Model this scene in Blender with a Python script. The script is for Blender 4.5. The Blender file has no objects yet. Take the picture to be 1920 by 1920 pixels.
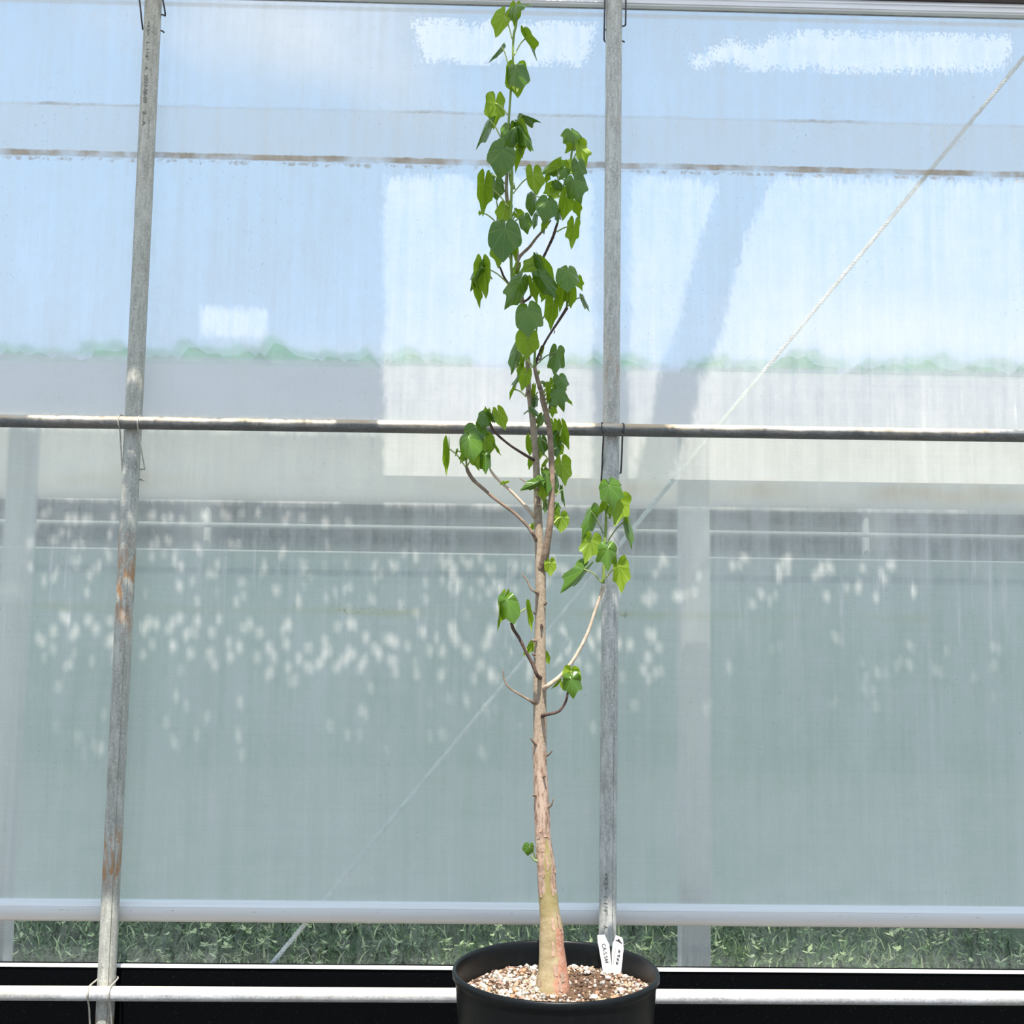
import bpy, bmesh, math, random
from mathutils import Vector, Matrix, noise as mn
R = math.radians
rnd = random.Random(7)
SC = bpy.context.scene
COL = SC.collection

# ---------------------------------------------------------------- camera
F_PX = 2110.0
YAW, PITCH, ROLL = R(1.21), R(5.68), R(0.787)
CAM = Vector((0.0, -2.8, 1.08))
_fw = Vector((math.sin(YAW)*math.cos(PITCH), math.cos(YAW)*math.cos(PITCH), math.sin(PITCH)))
_r0 = Vector((math.cos(YAW), -math.sin(YAW), 0.0))
_u0 = _r0.cross(_fw)
_rt = _r0*math.cos(ROLL) + _u0*math.sin(ROLL)
_up = -_r0*math.sin(ROLL) + _u0*math.cos(ROLL)
cam = bpy.data.cameras.new('camera')
cam.sensor_width = 36.0
cam.lens = F_PX/1920.0*36.0
cam.clip_start = 0.05
cam_ob = bpy.data.objects.new('camera', cam)
COL.objects.link(cam_ob)
m = Matrix((_rt, _up, -_fw)).transposed().to_4x4()
m.translation = CAM
cam_ob.matrix_world = m
SC.camera = cam_ob

# ---------------------------------------------------------------- view, sky, sun
SC.view_settings.view_transform = 'Standard'
SC.view_settings.look = 'None'
SC.view_settings.gamma = 1.0
SC.view_settings.exposure = 0.0
SC.view_settings.use_curve_mapping = False
SC.cycles.max_bounces = 10
SC.cycles.diffuse_bounces = 4
SC.cycles.glossy_bounces = 3
SC.cycles.transmission_bounces = 6
SC.cycles.transparent_max_bounces = 12
SC.cycles.sample_clamp_indirect = 6.0
SUN_EL, SUN_AZ = R(62.0), R(6.0)          # high sun behind the camera, a little to the left
SUN_DIR = Vector((-math.sin(SUN_AZ)*math.cos(SUN_EL), -math.cos(SUN_AZ)*math.cos(SUN_EL), math.sin(SUN_EL)))
sun = bpy.data.lights.new('sun', 'SUN')
sun.energy = 6.2
sun.angle = R(0.38)
sun.color = (1.0, 0.95, 0.86)
sun_ob = bpy.data.objects.new('sun', sun)
COL.objects.link(sun_ob)
sun_ob.rotation_euler = SUN_DIR.to_track_quat('Z', 'Y').to_euler()
sun_ob.location = (0, -3, 6)

world = bpy.data.worlds.new('sky')
SC.world = world
world.use_nodes = True
wt = world.node_tree
wt.nodes.clear()


def nd(t, typ, **kw):
    n = t.nodes.new(typ)
    for k, v in kw.items():
        setattr(n, k, v)
    return n


def lk(t, a, b):
    t.links.new(a, b)


def ramp(t, src, stops, interp='LINEAR'):
    n = nd(t, 'ShaderNodeValToRGB')
    n.color_ramp.interpolation = interp
    e = n.color_ramp.elements
    while len(e) < len(stops):
        e.new(0.5)
    for i, (p, c) in enumerate(stops):
        e[i].position = p
        if not isinstance(c, (tuple, list)):
            c = (c, c, c)
        e[i].color = (c[0], c[1], c[2], 1.0)
    if src is not None:
        lk(t, src, n.inputs[0])
    return n.outputs[0]


def math_(t, op, a, b=None, c=None, clamp=False):
    n = nd(t, 'ShaderNodeMath', operation=op)
    n.use_clamp = clamp
    for i, v in enumerate((a, b, c)):
        if v is None:
            continue
        if isinstance(v, (int, float)):
            n.inputs[i].default_value = v
        else:
            lk(t, v, n.inputs[i])
    return n.outputs[0]


def mixc(t, fac, a, b, typ='MIX'):
    n = nd(t, 'ShaderNodeMix', data_type='RGBA', blend_type=typ)
    for sock, v in ((n.inputs[0], fac), (n.inputs[6], a), (n.inputs[7], b)):
        if isinstance(v, (int, float)):
            sock.default_value = v
        elif isinstance(v, (tuple, list)):
            sock.default_value = (v[0], v[1], v[2], 1.0)
        else:
            lk(t, v, sock)
    return n.outputs[2]


tc = nd(wt, 'ShaderNodeTexCoord')
sep = nd(wt, 'ShaderNodeSeparateXYZ')
lk(wt, tc.outputs['Generated'], sep.inputs[0])
skyc = ramp(wt, sep.outputs[2], [(0.0, (0.84, 0.91, 1.0)), (0.10, (0.68, 0.85, 1.07)), (0.35, (0.55, 0.78, 1.06)), (1.0, (0.42, 0.58, 0.85))])
cn = nd(wt, 'ShaderNodeTexNoise')
mp = nd(wt, 'ShaderNodeMapping')
mp.inputs['Scale'].default_value = (1.0, 1.0, 2.6)
mp.inputs['Location'].default_value = (1.35, 0.4, 0.25)
lk(wt, tc.outputs['Generated'], mp.inputs[0])
lk(wt, mp.outputs[0], cn.inputs[0])
cn.inputs['Scale'].default_value = 2.6
cn.inputs['Detail'].default_value = 5.0
cl = ramp(wt, cn.outputs[0], [(0.50, 0.0), (0.72, 0.9)])
skymix = mixc(wt, cl, skyc, (1.10, 1.09, 1.08))
bg = nd(wt, 'ShaderNodeBackground')
lk(wt, skymix, bg.inputs[0])
bg.inputs[1].default_value = 1.0
wo = nd(wt, 'ShaderNodeOutputWorld')
lk(wt, bg.outputs[0], wo.inputs[0])


# ---------------------------------------------------------------- helpers
def P(px, py, Y):
    """point of the plane y = Y that the photograph shows at pixel (px, py)"""
    d = _fw + _rt*((px-960.0)/F_PX) - _up*((py-960.0)/F_PX)
    return CAM + d*((Y-CAM.y)/d.y)


def zrow(py, Y, px=960):
    return P(px, py, Y).z


def link_mesh(name, verts, faces, mat, parent=None, smooth=True, mats=None, fmat=None, uvs=None):
    off = Vector((0, 0, 0))
    if parent is not None:
        q = parent
        while q is not None:
            off = off + q.location
            q = q.parent
    me = bpy.data.meshes.new(name)
    me.from_pydata([tuple(Vector(v)-off) for v in verts], [], faces)
    for mm in (mats or [mat]):
        me.materials.append(mm)
    if fmat:
        me.polygons.foreach_set('material_index', fmat)
    me.polygons.foreach_set('use_smooth', [smooth]*len(me.polygons))
    if uvs:
        uvl = me.uv_layers.new(name='UVMap')
        for lp in me.loops:
            uvl.data[lp.index].uv = uvs[lp.vertex_index]
    me.update()
    ob = bpy.data.objects.new(name, me)
    COL.objects.link(ob)
    ob.parent = parent
    return ob


def tag(o, label=None, cat=None, group=None, kind=None):
    for k, v in (('label', label), ('category', cat), ('group', group), ('kind', kind)):
        if v:
            o[k] = v
    return o


def thing(name, label, cat, loc=(0, 0, 0), group=None):
    o = bpy.data.objects.new(name, None)
    o.empty_display_size = 0.1
    COL.objects.link(o)
    o.location = loc
    return tag(o, label, cat, group)


class MB:
    def __init__(s):
        s.v, s.f, s.m = [], [], []

    def add(s, vs, fs, mi=0):
        o = len(s.v)
        s.v += vs
        s.f += [tuple(i+o for i in f) for f in fs]
        s.m += [mi]*len(fs)

    def box(s, a, b, mi=0):
        (x0, y0, z0), (x1, y1, z1) = a, b
        s.add([Vector(p) for p in ((x0, y0, z0), (x1, y0, z0), (x1, y1, z0), (x0, y1, z0), (x0, y0, z1), (x1, y0, z1), (x1, y1, z1), (x0, y1, z1))],
              [(3, 2, 1, 0), (4, 5, 6, 7), (0, 1, 5, 4), (1, 2, 6, 5), (2, 3, 7, 6), (3, 0, 4, 7)], mi)

    def tube(s, pts, rad, n=10, caps=True, mi=0, disp=None):
        pts = [Vector(p) for p in pts]
        if isinstance(rad, (int, float)):
            rad = [rad]*len(pts)
        t0 = (pts[1]-pts[0]).normalized()
        ref = Vector((0, -1, 0)) if abs(t0.y) < 0.9 else Vector((1, 0, 0))
        u = (ref - t0*ref.dot(t0)).normalized()
        vs, fs = [], []
        for i, p in enumerate(pts):
            a = pts[max(i-1, 0)]
            b = pts[min(i+1, len(pts)-1)]
            t = (b-a).normalized()
            u = (u - t*u.dot(t)).normalized()
            w = t.cross(u)
            for k in range(n):
                an = 2*math.pi*k/n
                d = u*math.cos(an)+w*math.sin(an)
                rr = rad[i]
                q = p+d*rr
                if disp:
                    q = p+d*(rr*(1+disp(q, an)))
                vs.append(q)
        for i in range(len(pts)-1):
            for k in range(n):
                k2 = (k+1) % n
                fs.append((i*n+k, i*n+k2, (i+1)*n+k2, (i+1)*n+k))
        if caps:
            fs.append(tuple(range(n-1, -1, -1)))
            b = (len(pts)-1)*n
            fs.append(tuple(b+k for k in range(n)))
        s.add(vs, fs, mi)

    def lathe(s, prof, c, n=64, mi=0):
        vs, fs = [], []
        for r, z in prof:
            for k in range(n):
                a = 2*math.pi*k/n
                vs.append(Vector((c[0]+r*math.cos(a), c[1]+r*math.sin(a), c[2]+z)))
        for i in range(len(prof)-1):
            for k in range(n):
                k2 = (k+1) % n
                fs.append((i*n+k, i*n+k2, (i+1)*n+k2, (i+1)*n+k))
        s.add(vs, fs, mi)

    def out(s, name, mat, parent=None, smooth=True, mats=None):
        return link_mesh(name, s.v, s.f, mat, parent, smooth, mats, s.m if mats else None)


def crom(pts, vals, sub=6):
    """Catmull-Rom through points with per-point values"""
    P_, V_ = [], []
    n = len(pts)
    for i in range(n-1):
        p0, p1, p2, p3 = pts[max(i-1, 0)], pts[i], pts[i+1], pts[min(i+2, n-1)]
        for k in range(sub):
            t = k/sub
            P_.append(0.5*((2*p1)+(p2-p0)*t+(2*p0-5*p1+4*p2-p3)*t*t+(3*p1-p0-3*p2+p3)*t*t*t))
            V_.append(vals[i]*(1-t)+vals[i+1]*t)
    P_.append(pts[-1])
    V_.append(vals[-1])
    return P_, V_


# ---------------------------------------------------------------- materials
def mat_new(name):
    mt = bpy.data.materials.new(name)
    mt.use_nodes = True
    t = mt.node_tree
    t.nodes.clear()
    return mt, t


def coords(t, sx=1, sy=1, sz=1):
    c = nd(t, 'ShaderNodeTexCoord')
    mpn = nd(t, 'ShaderNodeMapping')
    mpn.inputs['Scale'].default_value = (sx, sy, sz)
    lk(t, c.outputs['Object'], mpn.inputs[0])
    return mpn.outputs[0]


def noise(t, vec, scale, detail=4.0, rough=0.55):
    n = nd(t, 'ShaderNodeTexNoise')
    n.inputs['Scale'].default_value = scale
    n.inputs['Detail'].default_value = detail
    n.inputs['Roughness'].default_value = rough
    if vec is not None:
        lk(t, vec, n.inputs[0])
    return n.outputs[0]


def principled(t, col, rough=0.5, metal=0.0, spec=0.5, bump=None, bstr=0.3, bdist=0.002):
    b = nd(t, 'ShaderNodeBsdfPrincipled')
    for k, v in (('Base Color', col), ('Roughness', rough), ('Metallic', metal), ('Specular IOR Level', spec)):
        s = b.inputs[k]
        if isinstance(v, (int, float)):
            s.default_value = v
        elif isinstance(v, (tuple, list)):
            s.default_value = (v[0], v[1], v[2], 1.0)
        else:
            lk(t, v, s)
    if bump is not None:
        bn = nd(t, 'ShaderNodeBump')
        bn.inputs['Strength'].default_value = bstr
        bn.inputs['Distance'].default_value = bdist
        lk(t, bump, bn.inputs['Height'])
        lk(t, bn.outputs[0], b.inputs['Normal'])
    return b


def finish(mt, t, sh):
    o = nd(t, 'ShaderNodeOutputMaterial')
    lk(t, sh if not hasattr(sh, 'outputs') else sh.outputs[0], o.inputs[0])
    return mt


def simple(name, col, rough=0.6, var=0.25, scale=30.0, spec=0.4, stretch=(1, 1, 1), bstr=0.25, bdist=0.002, metal=0.0):
    mt, t = mat_new(name)
    v = coords(t, *stretch)
    nz = noise(t, v, scale)
    f = ramp(t, nz, [(0.3, 1.0-var), (0.7, 1.0+var)])
    c = mixc(t, 1.0, col, f, 'MULTIPLY')
    return finish(mt, t, principled(t, c, rough, metal, spec, nz, bstr, bdist))


def galvanised(name, base, rust_spots=(), rust_axis=2, top_light=0.0, top_light_col=(0.72, 0.56, 0.38)):
    mt, t = mat_new(name)
    st = (14, 14, 3) if rust_axis == 2 else (3, 14, 14)
    v = coords(t, *st)
    n1 = noise(t, v, 6.0, 6.0, 0.65)
    n2 = noise(t, coords(t, 1, 1, 1), 180.0, 3.0, 0.6)
    n3 = noise(t, coords(t, 1, 1, 1), 5.0, 4.0, 0.6)
    c = mixc(t, ramp(t, n1, [(0.35, 0.0), (0.66, 1.0)]), tuple(x*0.72 for x in base), tuple(min(1, x*1.18) for x in base))
    c = mixc(t, ramp(t, n2, [(0.52, 0.0), (0.7, 0.55)]), c, tuple(min(1, x*1.5) for x in base))
    c = mixc(t, ramp(t, n2, [(0.3, 0.6), (0.4, 0.0)]), c, tuple(x*0.4 for x in base))
    c = mixc(t, ramp(t, n3, [(0.5, 0.0), (0.75, 0.4)]), c, (0.40, 0.34, 0.24))
    if rust_spots:
        cc = nd(t, 'ShaderNodeTexCoord')
        sp = nd(t, 'ShaderNodeSeparateXYZ')
        lk(t, cc.outputs['Object'], sp.inputs[0])
        rn = noise(t, coords(t, 40, 40, 10), 2.0, 5.0, 0.7)
        for (pos, half, amt) in rust_spots:
            d = math_(t, 'ABSOLUTE', math_(t, 'SUBTRACT', sp.outputs[rust_axis], pos))
            k = math_(t, 'SUBTRACT', 1.0, math_(t, 'DIVIDE', d, half), clamp=True)
            k = math_(t, 'MULTIPLY', k, ramp(t, rn, [(0.47, 0.0), (0.58, amt)]))
            c = mixc(t, k, c, (0.50, 0.22, 0.06))
    if top_light > 0:  # warm light on upward faces, painted into the colour
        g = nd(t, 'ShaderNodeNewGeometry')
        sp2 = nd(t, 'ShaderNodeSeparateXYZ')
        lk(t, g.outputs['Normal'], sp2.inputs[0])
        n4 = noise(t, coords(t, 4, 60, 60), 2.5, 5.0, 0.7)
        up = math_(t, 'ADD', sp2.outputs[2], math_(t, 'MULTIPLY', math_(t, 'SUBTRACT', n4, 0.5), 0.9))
        k = math_(t, 'MULTIPLY', ramp(t, up, [(0.05, 0.0), (0.5, 1.0)]), top_light)
        pat = ramp(t, noise(t, coords(t, 5, 8, 8), 1.7, 3.0), [(0.4, (0.80, 0.74, 0.66)), (0.62, top_light_col)])
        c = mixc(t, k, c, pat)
    return finish(mt, t, principled(t, c, 0.55, 0.25, 0.5, n2, 0.25, 0.0008))


M = {}
M['rail'] = galvanised('lit_top_rail_steel', (0.17, 0.17, 0.165), rust_axis=0, top_light=0.95)  # dark base paints the shaded underside, tan the sunlit top
M['rail_low'] = galvanised('pale_rail_steel', (0.66, 0.66, 0.67), rust_axis=0, top_light=0.85, top_light_col=(0.80, 0.72, 0.56))
M['clip'] = simple('dark_spring_wire', (0.10, 0.095, 0.10), 0.4, 0.3, 60, metal=0.6)
M['clip_pale'] = simple('pale_spring_wire', (0.62, 0.58, 0.50), 0.45, 0.3, 60, metal=0.3)
M['ink'] = simple('stamped_ink', (0.16, 0.16, 0.155), 0.7, 0.3, 200)
M['ink_pale'] = simple('worn_stamped_ink', (0.15, 0.15, 0.145), 0.7, 0.3, 200)
M['pen'] = simple('pen_ink', (0.05, 0.05, 0.055), 0.6, 0.1, 200)
M['tagw'] = simple('white_plastic', (0.86, 0.84, 0.84), 0.45, 0.04, 40)
M['tagg'] = simple('greyish_white_plastic', (0.76, 0.72, 0.71), 0.45, 0.05, 40)
M['whitestrip'] = simple('white_painted_strip', (0.92, 0.90, 0.87), 0.5, 0.06, 12, stretch=(0.4, 1, 1))
M['channel'] = simple('aluminium_channel', (0.92, 0.92, 0.94), 0.45, 0.10, 9, stretch=(0.3, 1, 8), metal=0.2)
M['darkwood'] = simple('dark_beam', (0.06, 0.045, 0.04), 0.8, 0.4, 12)
M['floor'] = simple('dark_ground_cover', (0.10, 0.095, 0.085), 0.9, 0.4, 25)
M['cloth'] = None


def black_board():
    mt, t = mat_new('black_liner')
    n1 = noise(t, coords(t, 1, 1, 1), 260.0, 2.0, 0.6)
    c = mixc(t, ramp(t, n1, [(0.66, 0.0), (0.78, 0.35)]), (0.0022, 0.0028, 0.0036), (0.09, 0.10, 0.08))
    return finish(mt, t, principled(t, c, 0.9, 0, 0.04, n1, 0.2, 0.001))


M['liner'] = black_board()


def pot_mat():
    mt, t = mat_new('black_pot_plastic')
    n1 = noise(t, coords(t, 1, 1, 1), 45.0, 4.0, 0.6)
    n2 = noise(t, coords(t, 1, 1, 1), 400.0, 2.0, 0.6)
    c = mixc(t, ramp(t, n1, [(0.5, 0.0), (0.8, 0.5)]), (0.0045, 0.006, 0.007), (0.013, 0.0145, 0.015))
    c = mixc(t, ramp(t, n2, [(0.68, 0.0), (0.8, 0.25)]), c, (0.15, 0.16, 0.15))
    return finish(mt, t, principled(t, c, 0.36, 0, 0.32, n2, 0.15, 0.0006))


M['pot'] = pot_mat()


def roller_mat():
    mt, t = mat_new('white_film_wrapped_roller')
    g = nd(t, 'ShaderNodeNewGeometry')
    sp = nd(t, 'ShaderNodeSeparateXYZ')
    lk(t, g.outputs['Normal'], sp.inputs[0])
    n1 = noise(t, coords(t, 2.0, 12, 60), 2.2, 5.0, 0.65)
    n2 = noise(t, coords(t, 26, 10, 60), 2.2, 4.0, 0.7)
    c = mixc(t, ramp(t, n1, [(0.4, 0.0), (0.7, 0.35)]), (0.98, 0.97, 0.95), (0.80, 0.74, 0.67))
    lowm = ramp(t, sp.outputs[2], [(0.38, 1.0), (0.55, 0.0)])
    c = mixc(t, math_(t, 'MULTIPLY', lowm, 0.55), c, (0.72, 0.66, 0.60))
    line = ramp(t, sp.outputs[2], [(0.0, 0.0), (0.2, 1.0), (0.3, 0.0)])
    k = math_(t, 'MULTIPLY', line, ramp(t, n2, [(0.60, 0.0), (0.70, 0.75)]))
    c = mixc(t, k, c, (0.20, 0.18, 0.13))
    return finish(mt, t, principled(t, c, 0.35, 0, 0.5))


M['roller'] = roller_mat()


def film_mat(name, haze, streak, scratch, tint, rough, feats, transparent=False, ior=1.05):
    """translucent polythene: refracting sheet mixed with dusty white haze; feats(t, X, Z) adds dirt"""
    mt, t = mat_new(name)
    cc = nd(t, 'ShaderNodeTexCoord')
    sp = nd(t, 'ShaderNodeSeparateXYZ')
    lk(t, cc.outputs['Object'], sp.inputs[0])
    X, Z = sp.outputs[0], sp.outputs[2]
    s1 = ramp(t, noise(t, coords(t, 13, 1, 0.5), 2.6, 7.0, 0.68), [(0.36, 0.0), (0.68, 1.0)])
    s1b = ramp(t, noise(t, coords(t, 46, 1, 1.3), 2.0, 5.0, 0.7), [(0.40, 0.0), (0.70, 1.0)])
    s2 = ramp(t, noise(t, coords(t, 1.1, 1, 170), 1.3, 5.0, 0.7), [(0.35, 0.0), (0.65, 1.0)])
    s3 = ramp(t, noise(t, coords(t, 1.0, 1, 1.0), 2.1, 6.0, 0.62), [(0.35, 0.0), (0.65, 1.0)])
    s4 = noise(t, coords(t, 1, 1, 0.8), 260.0, 3.0, 0.75)
    h = math_(t, 'MULTIPLY_ADD', math_(t, 'SUBTRACT', s1, 0.4), streak, haze)
    h = math_(t, 'MULTIPLY_ADD', math_(t, 'SUBTRACT', s1b, 0.4), streak*0.6, h)
    h = math_(t, 'MULTIPLY_ADD', math_(t, 'SUBTRACT', s2, 0.5), scratch, h)
    h = math_(t, 'MULTIPLY_ADD', math_(t, 'SUBTRACT', s3, 0.5), streak*0.9, h)
    h = math_(t, 'MULTIPLY_ADD', math_(t, 'SUBTRACT', s4, 0.5), 0.34, h)
    s5 = ramp(t, noise(t, coords(t, 1, 1, 0.6), 34.0, 5.0, 0.75), [(0.40, 0.0), (0.64, 1.0)])
    h = math_(t, 'MULTIPLY_ADD', math_(t, 'SUBTRACT', s5, 0.4), 0.10, h)
    hazecol = (0.93, 0.92, 0.88)
    h, hazecol, dirt, dirtcol = feats(t, X, Z, h, hazecol)
    h = math_(t, 'MAXIMUM', math_(t, 'MINIMUM', h, 0.95), 0.02)
    if transparent:
        tr = nd(t, 'ShaderNodeBsdfTransparent')
        tr.inputs[0].default_value = (*tint, 1)
    else:
        tr = nd(t, 'ShaderNodeBsdfRefraction', distribution='GGX')
        tr.inputs['Color'].default_value = (*tint, 1)
        tr.inputs['Roughness'].default_value = rough
        tr.inputs['IOR'].default_value = ior
        thin = nd(t, 'ShaderNodeBsdfTransparent')
        thin.inputs[0].default_value = (*tint, 1)
        mx = nd(t, 'ShaderNodeMixShader')
        mx.inputs[0].default_value = 0.30
        lk(t, tr.outputs[0], mx.inputs[1])
        lk(t, thin.outputs[0], mx.inputs[2])
        tr = mx
    df = nd(t, 'ShaderNodeBsdfDiffuse')
    tl = nd(t, 'ShaderNodeBsdfTranslucent')
    for b in (df, tl):
        if isinstance(hazecol, tuple):
            b.inputs[0].default_value = (*hazecol, 1)
        else:
            lk(t, hazecol, b.inputs[0])
    m1 = nd(t, 'ShaderNodeMixShader')
    m1.inputs[0].default_value = 0.30
    lk(t, df.outputs[0], m1.inputs[1])
    lk(t, tl.outputs[0], m1.inputs[2])
    m2 = nd(t, 'ShaderNodeMixShader')
    lk(t, h, m2.inputs[0])
    lk(t, tr.outputs[0], m2.inputs[1])
    lk(t, m1.outputs[0], m2.inputs[2])
    dd = nd(t, 'ShaderNodeBsdfDiffuse')
    lk(t, dirtcol, dd.inputs[0])
    m3 = nd(t, 'ShaderNodeMixShader')
    lk(t, dirt, m3.inputs[0])
    lk(t, m2.outputs[0], m3.inputs[1])
    lk(t, dd.outputs[0], m3.inputs[2])
    return finish(mt, t, m3)


Y_FILM = 0.04
Z_S1 = zrow(214, Y_FILM)
Z_S2 = zrow(306, Y_FILM)
Z_TOPLINE = zrow(24, Y_FILM)
Z_MIDLAP = zrow(880, Y_FILM)
Z_LINE = zrow(1040, Y_FILM)
Z_ALGAE = zrow(1150, Y_FILM)
Z_ROLL = zrow(1710, 0.045)
Z_STRIP_T = zrow(1813.5, 0.03)
Z_STRIP_B = zrow(1818.5, 0.03)


def band(t, Z, z0, half, soft, wob=None, wamp=0.0):
    zz = Z
    if wob is not None:
        zz = math_(t, 'MULTIPLY_ADD', math_(t, 'SUBTRACT', wob, 0.5), wamp, Z)
    d = math_(t, 'ABSOLUTE', math_(t, 'SUBTRACT', zz, z0))
    return math_(t, 'SUBTRACT', 1.0, math_(t, 'DIVIDE', math_(t, 'SUBTRACT', d, half), soft), clamp=True)


def specks(t, scale, thr, dens):
    v = nd(t, 'ShaderNodeTexVoronoi')
    v.inputs['Scale'].default_value = scale
    v.inputs['Randomness'].default_value = 1.0
    cv_ = coords(t, 1, 1, 0.7)
    ws = nd(t, 'ShaderNodeTexNoise')
    ws.inputs['Scale'].default_value = 300.0
    lk(t, cv_, ws.inputs[0])
    va = nd(t, 'ShaderNodeVectorMath', operation='MULTIPLY_ADD')
    lk(t, ws.outputs['Color'], va.inputs[0])
    va.inputs[1].default_value = (.008, .008, .008)
    lk(t, cv_, va.inputs[2])
    lk(t, va.outputs[0], v.inputs[0])
    k = ramp(t, v.outputs['Distance'], [(thr*0.5, 1.0), (thr, 0.0)])
    sc = nd(t, 'ShaderNodeSeparateColor')
    lk(t, v.outputs['Color'], sc.inputs[0])
    k = math_(t, 'MULTIPLY', k, ramp(t, sc.outputs[0], [(dens, 1.0), (dens+0.02, 0.0)]))
    pn = noise(t, coords(t, 1, 1, 1), 3.0, 2.0)
    return math_(t, 'MULTIPLY', k, ramp(t, pn, [(0.42, 0.15), (0.62, 1.0)]))


def feats_upper(t, X, Z, h, hz):
    w1 = noise(t, coords(t, 1, 1, 1), 16.0, 5.0, 0.7)
    w2 = noise(t, coords(t, 1, 1, 1), 2.2, 4.0, 0.65)
    w3 = noise(t, coords(t, 1, 1, 1), 60.0, 3.0, 0.7)
    w4 = noise(t, coords(t, 0.5, 1, 0.5), 3.1, 3.0, 0.7)
    # dusty double layer between the two lap seams
    lap = math_(t, 'MULTIPLY', math_(t, 'LESS_THAN', Z, Z_S1), math_(t, 'GREATER_THAN', Z, Z_S2))
    h = math_(t, 'MULTIPLY_ADD', lap, 0.22, h)
    h = math_(t, 'MULTIPLY_ADD', band(t, Z, Z_TOPLINE, 0.004, 0.004, w1, 0.004), 0.35, h)
    h = math_(t, 'MULTIPLY_ADD', math_(t, 'LESS_THAN', Z, Z_S2), -0.02, h)
    b2 = band(t, Z, Z_S2, 0.0065, 0.003, w1, 0.012)
    b2 = math_(t, 'MULTIPLY', b2, ramp(t, noise(t, coords(t, 1, 1, 1), 4.5, 4.0, 0.7), [(0.40, 0.12), (0.56, 0.85)]))
    b2e = math_(t, 'MULTIPLY', band(t, Z, Z_S2-0.012, 0.003, 0.004, w3, 0.03), ramp(t, w3, [(0.48, 0.0), (0.6, 0.55)]))
    b1 = band(t, Z, Z_S1, 0.0025, 0.003, w1, 0.012)
    b1 = math_(t, 'MULTIPLY', b1, ramp(t, w4, [(0.48, 0.12), (0.62, 0.7)]))
    b1 = math_(t, 'MULTIPLY', b1, ramp(t, w3, [(0.4, 0.5), (0.55, 1.0)]))
    dirt = math_(t, 'MAXIMUM', math_(t, 'MAXIMUM', b2, b2e), b1)
    sk = math_(t, 'MULTIPLY', specks(t, 120.0, 0.19, 0.34), 0.5)
    dirt = math_(t, 'MAXIMUM', dirt, sk)
    dc = mixc(t, ramp(t, w1, [(0.35, 0.0), (0.65, 1.0)]), (0.40, 0.30, 0.18), (0.62, 0.50, 0.37))
    dc = mixc(t, math_(t, 'GREATER_THAN', sk, 0.1), dc, (0.22, 0.23, 0.25))
    return h, hz, dirt, dc


def feats_curtain(t, X, Z, h, hz):
    w1 = noise(t, coords(t, 1, 1, 1), 9.0, 5.0, 0.7)
    w2 = noise(t, coords(t, 1, 1, 1), 2.0, 4.0, 0.65)
    w3 = noise(t, coords(t, 1, 1, 1), 70.0, 3.0, 0.7)
    w5 = noise(t, coords(t, 16, 1, 0.9), 2.6, 5.0, 0.7)
    ln = band(t, Z, Z_LINE, 0.0006, 0.0012)
    h = math_(t, 'MULTIPLY_ADD', ln, 0.18, h)
    drip = math_(t, 'MULTIPLY', ramp(t, w5, [(0.56, 0.0), (0.70, 1.0)]), band(t, Z, Z_LINE-0.10, 0.06, 0.10, w1, 0.12))
    h = math_(t, 'MULTIPLY_ADD', drip, 0.42, h)
    drip2 = math_(t, 'MULTIPLY', ramp(t, w5, [(0.60, 0.0), (0.72, 1.0)]), band(t, Z, Z_MIDLAP+0.16, 0.06, 0.10, w1, 0.12))
    h = math_(t, 'MULTIPLY_ADD', drip2, 0.36, h)
    fold = band(t, X, P(1750, 1300, Y_FILM).x, 0.012, 0.03, noise(t, coords(t, 30, 1, 1.2), 2.0, 4.0), 0.05)
    h = math_(t, 'MULTIPLY_ADD', math_(t, 'MULTIPLY', fold, ramp(t, w5, [(0.45, 0.0), (0.6, 1.0)])), 0.14, h)
    al = math_(t, 'MULTIPLY', band(t, Z, Z_ALGAE, 0.004, 0.012, w1, 0.03), ramp(t, w2, [(0.42, 0.0), (0.58, 0.55)]))
    hz = mixc(t, al, hz, (0.70, 0.70, 0.42))
    h = math_(t, 'MULTIPLY_ADD', al, 0.22, h)
    ta = math_(t, 'MULTIPLY', band(t, Z, zrow(912, Y_FILM), 0.006, 0.03, w1, 0.05), ramp(t, w2, [(0.42, 0.0), (0.6, 0.7)]))
    hz = mixc(t, ta, hz, (0.86, 0.70, 0.50))
    h = math_(t, 'MULTIPLY_ADD', ta, 0.14, h)
    sk = math_(t, 'MULTIPLY', specks(t, 120.0, 0.18, 0.22), 0.45)
    pat = math_(t, 'MULTIPLY', band(t, Z, Z_ALGAE+0.006, 0.006, 0.012, w3, 0.02), ramp(t, w3, [(0.56, 0.0), (0.66, 0.5)]))
    pat = math_(t, 'MULTIPLY', pat, ramp(t, w2, [(0.55, 0.0), (0.62, 1.0)]))
    dirt = math_(t, 'MAXIMUM', sk, pat)
    dc = mixc(t, 0.5, (0.20, 0.20, 0.17), (0.24, 0.20, 0.15))
    return h, hz, dirt, dc


def feats_clear(t, X, Z, h, hz):
    sk = math_(t, 'MULTIPLY', specks(t, 75.0, 0.18, 0.15), 0.3)
    dc = mixc(t, 0.5, (0.3, 0.3, 0.28), (0.3, 0.3, 0.28))
    return h, hz, sk, dc


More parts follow.
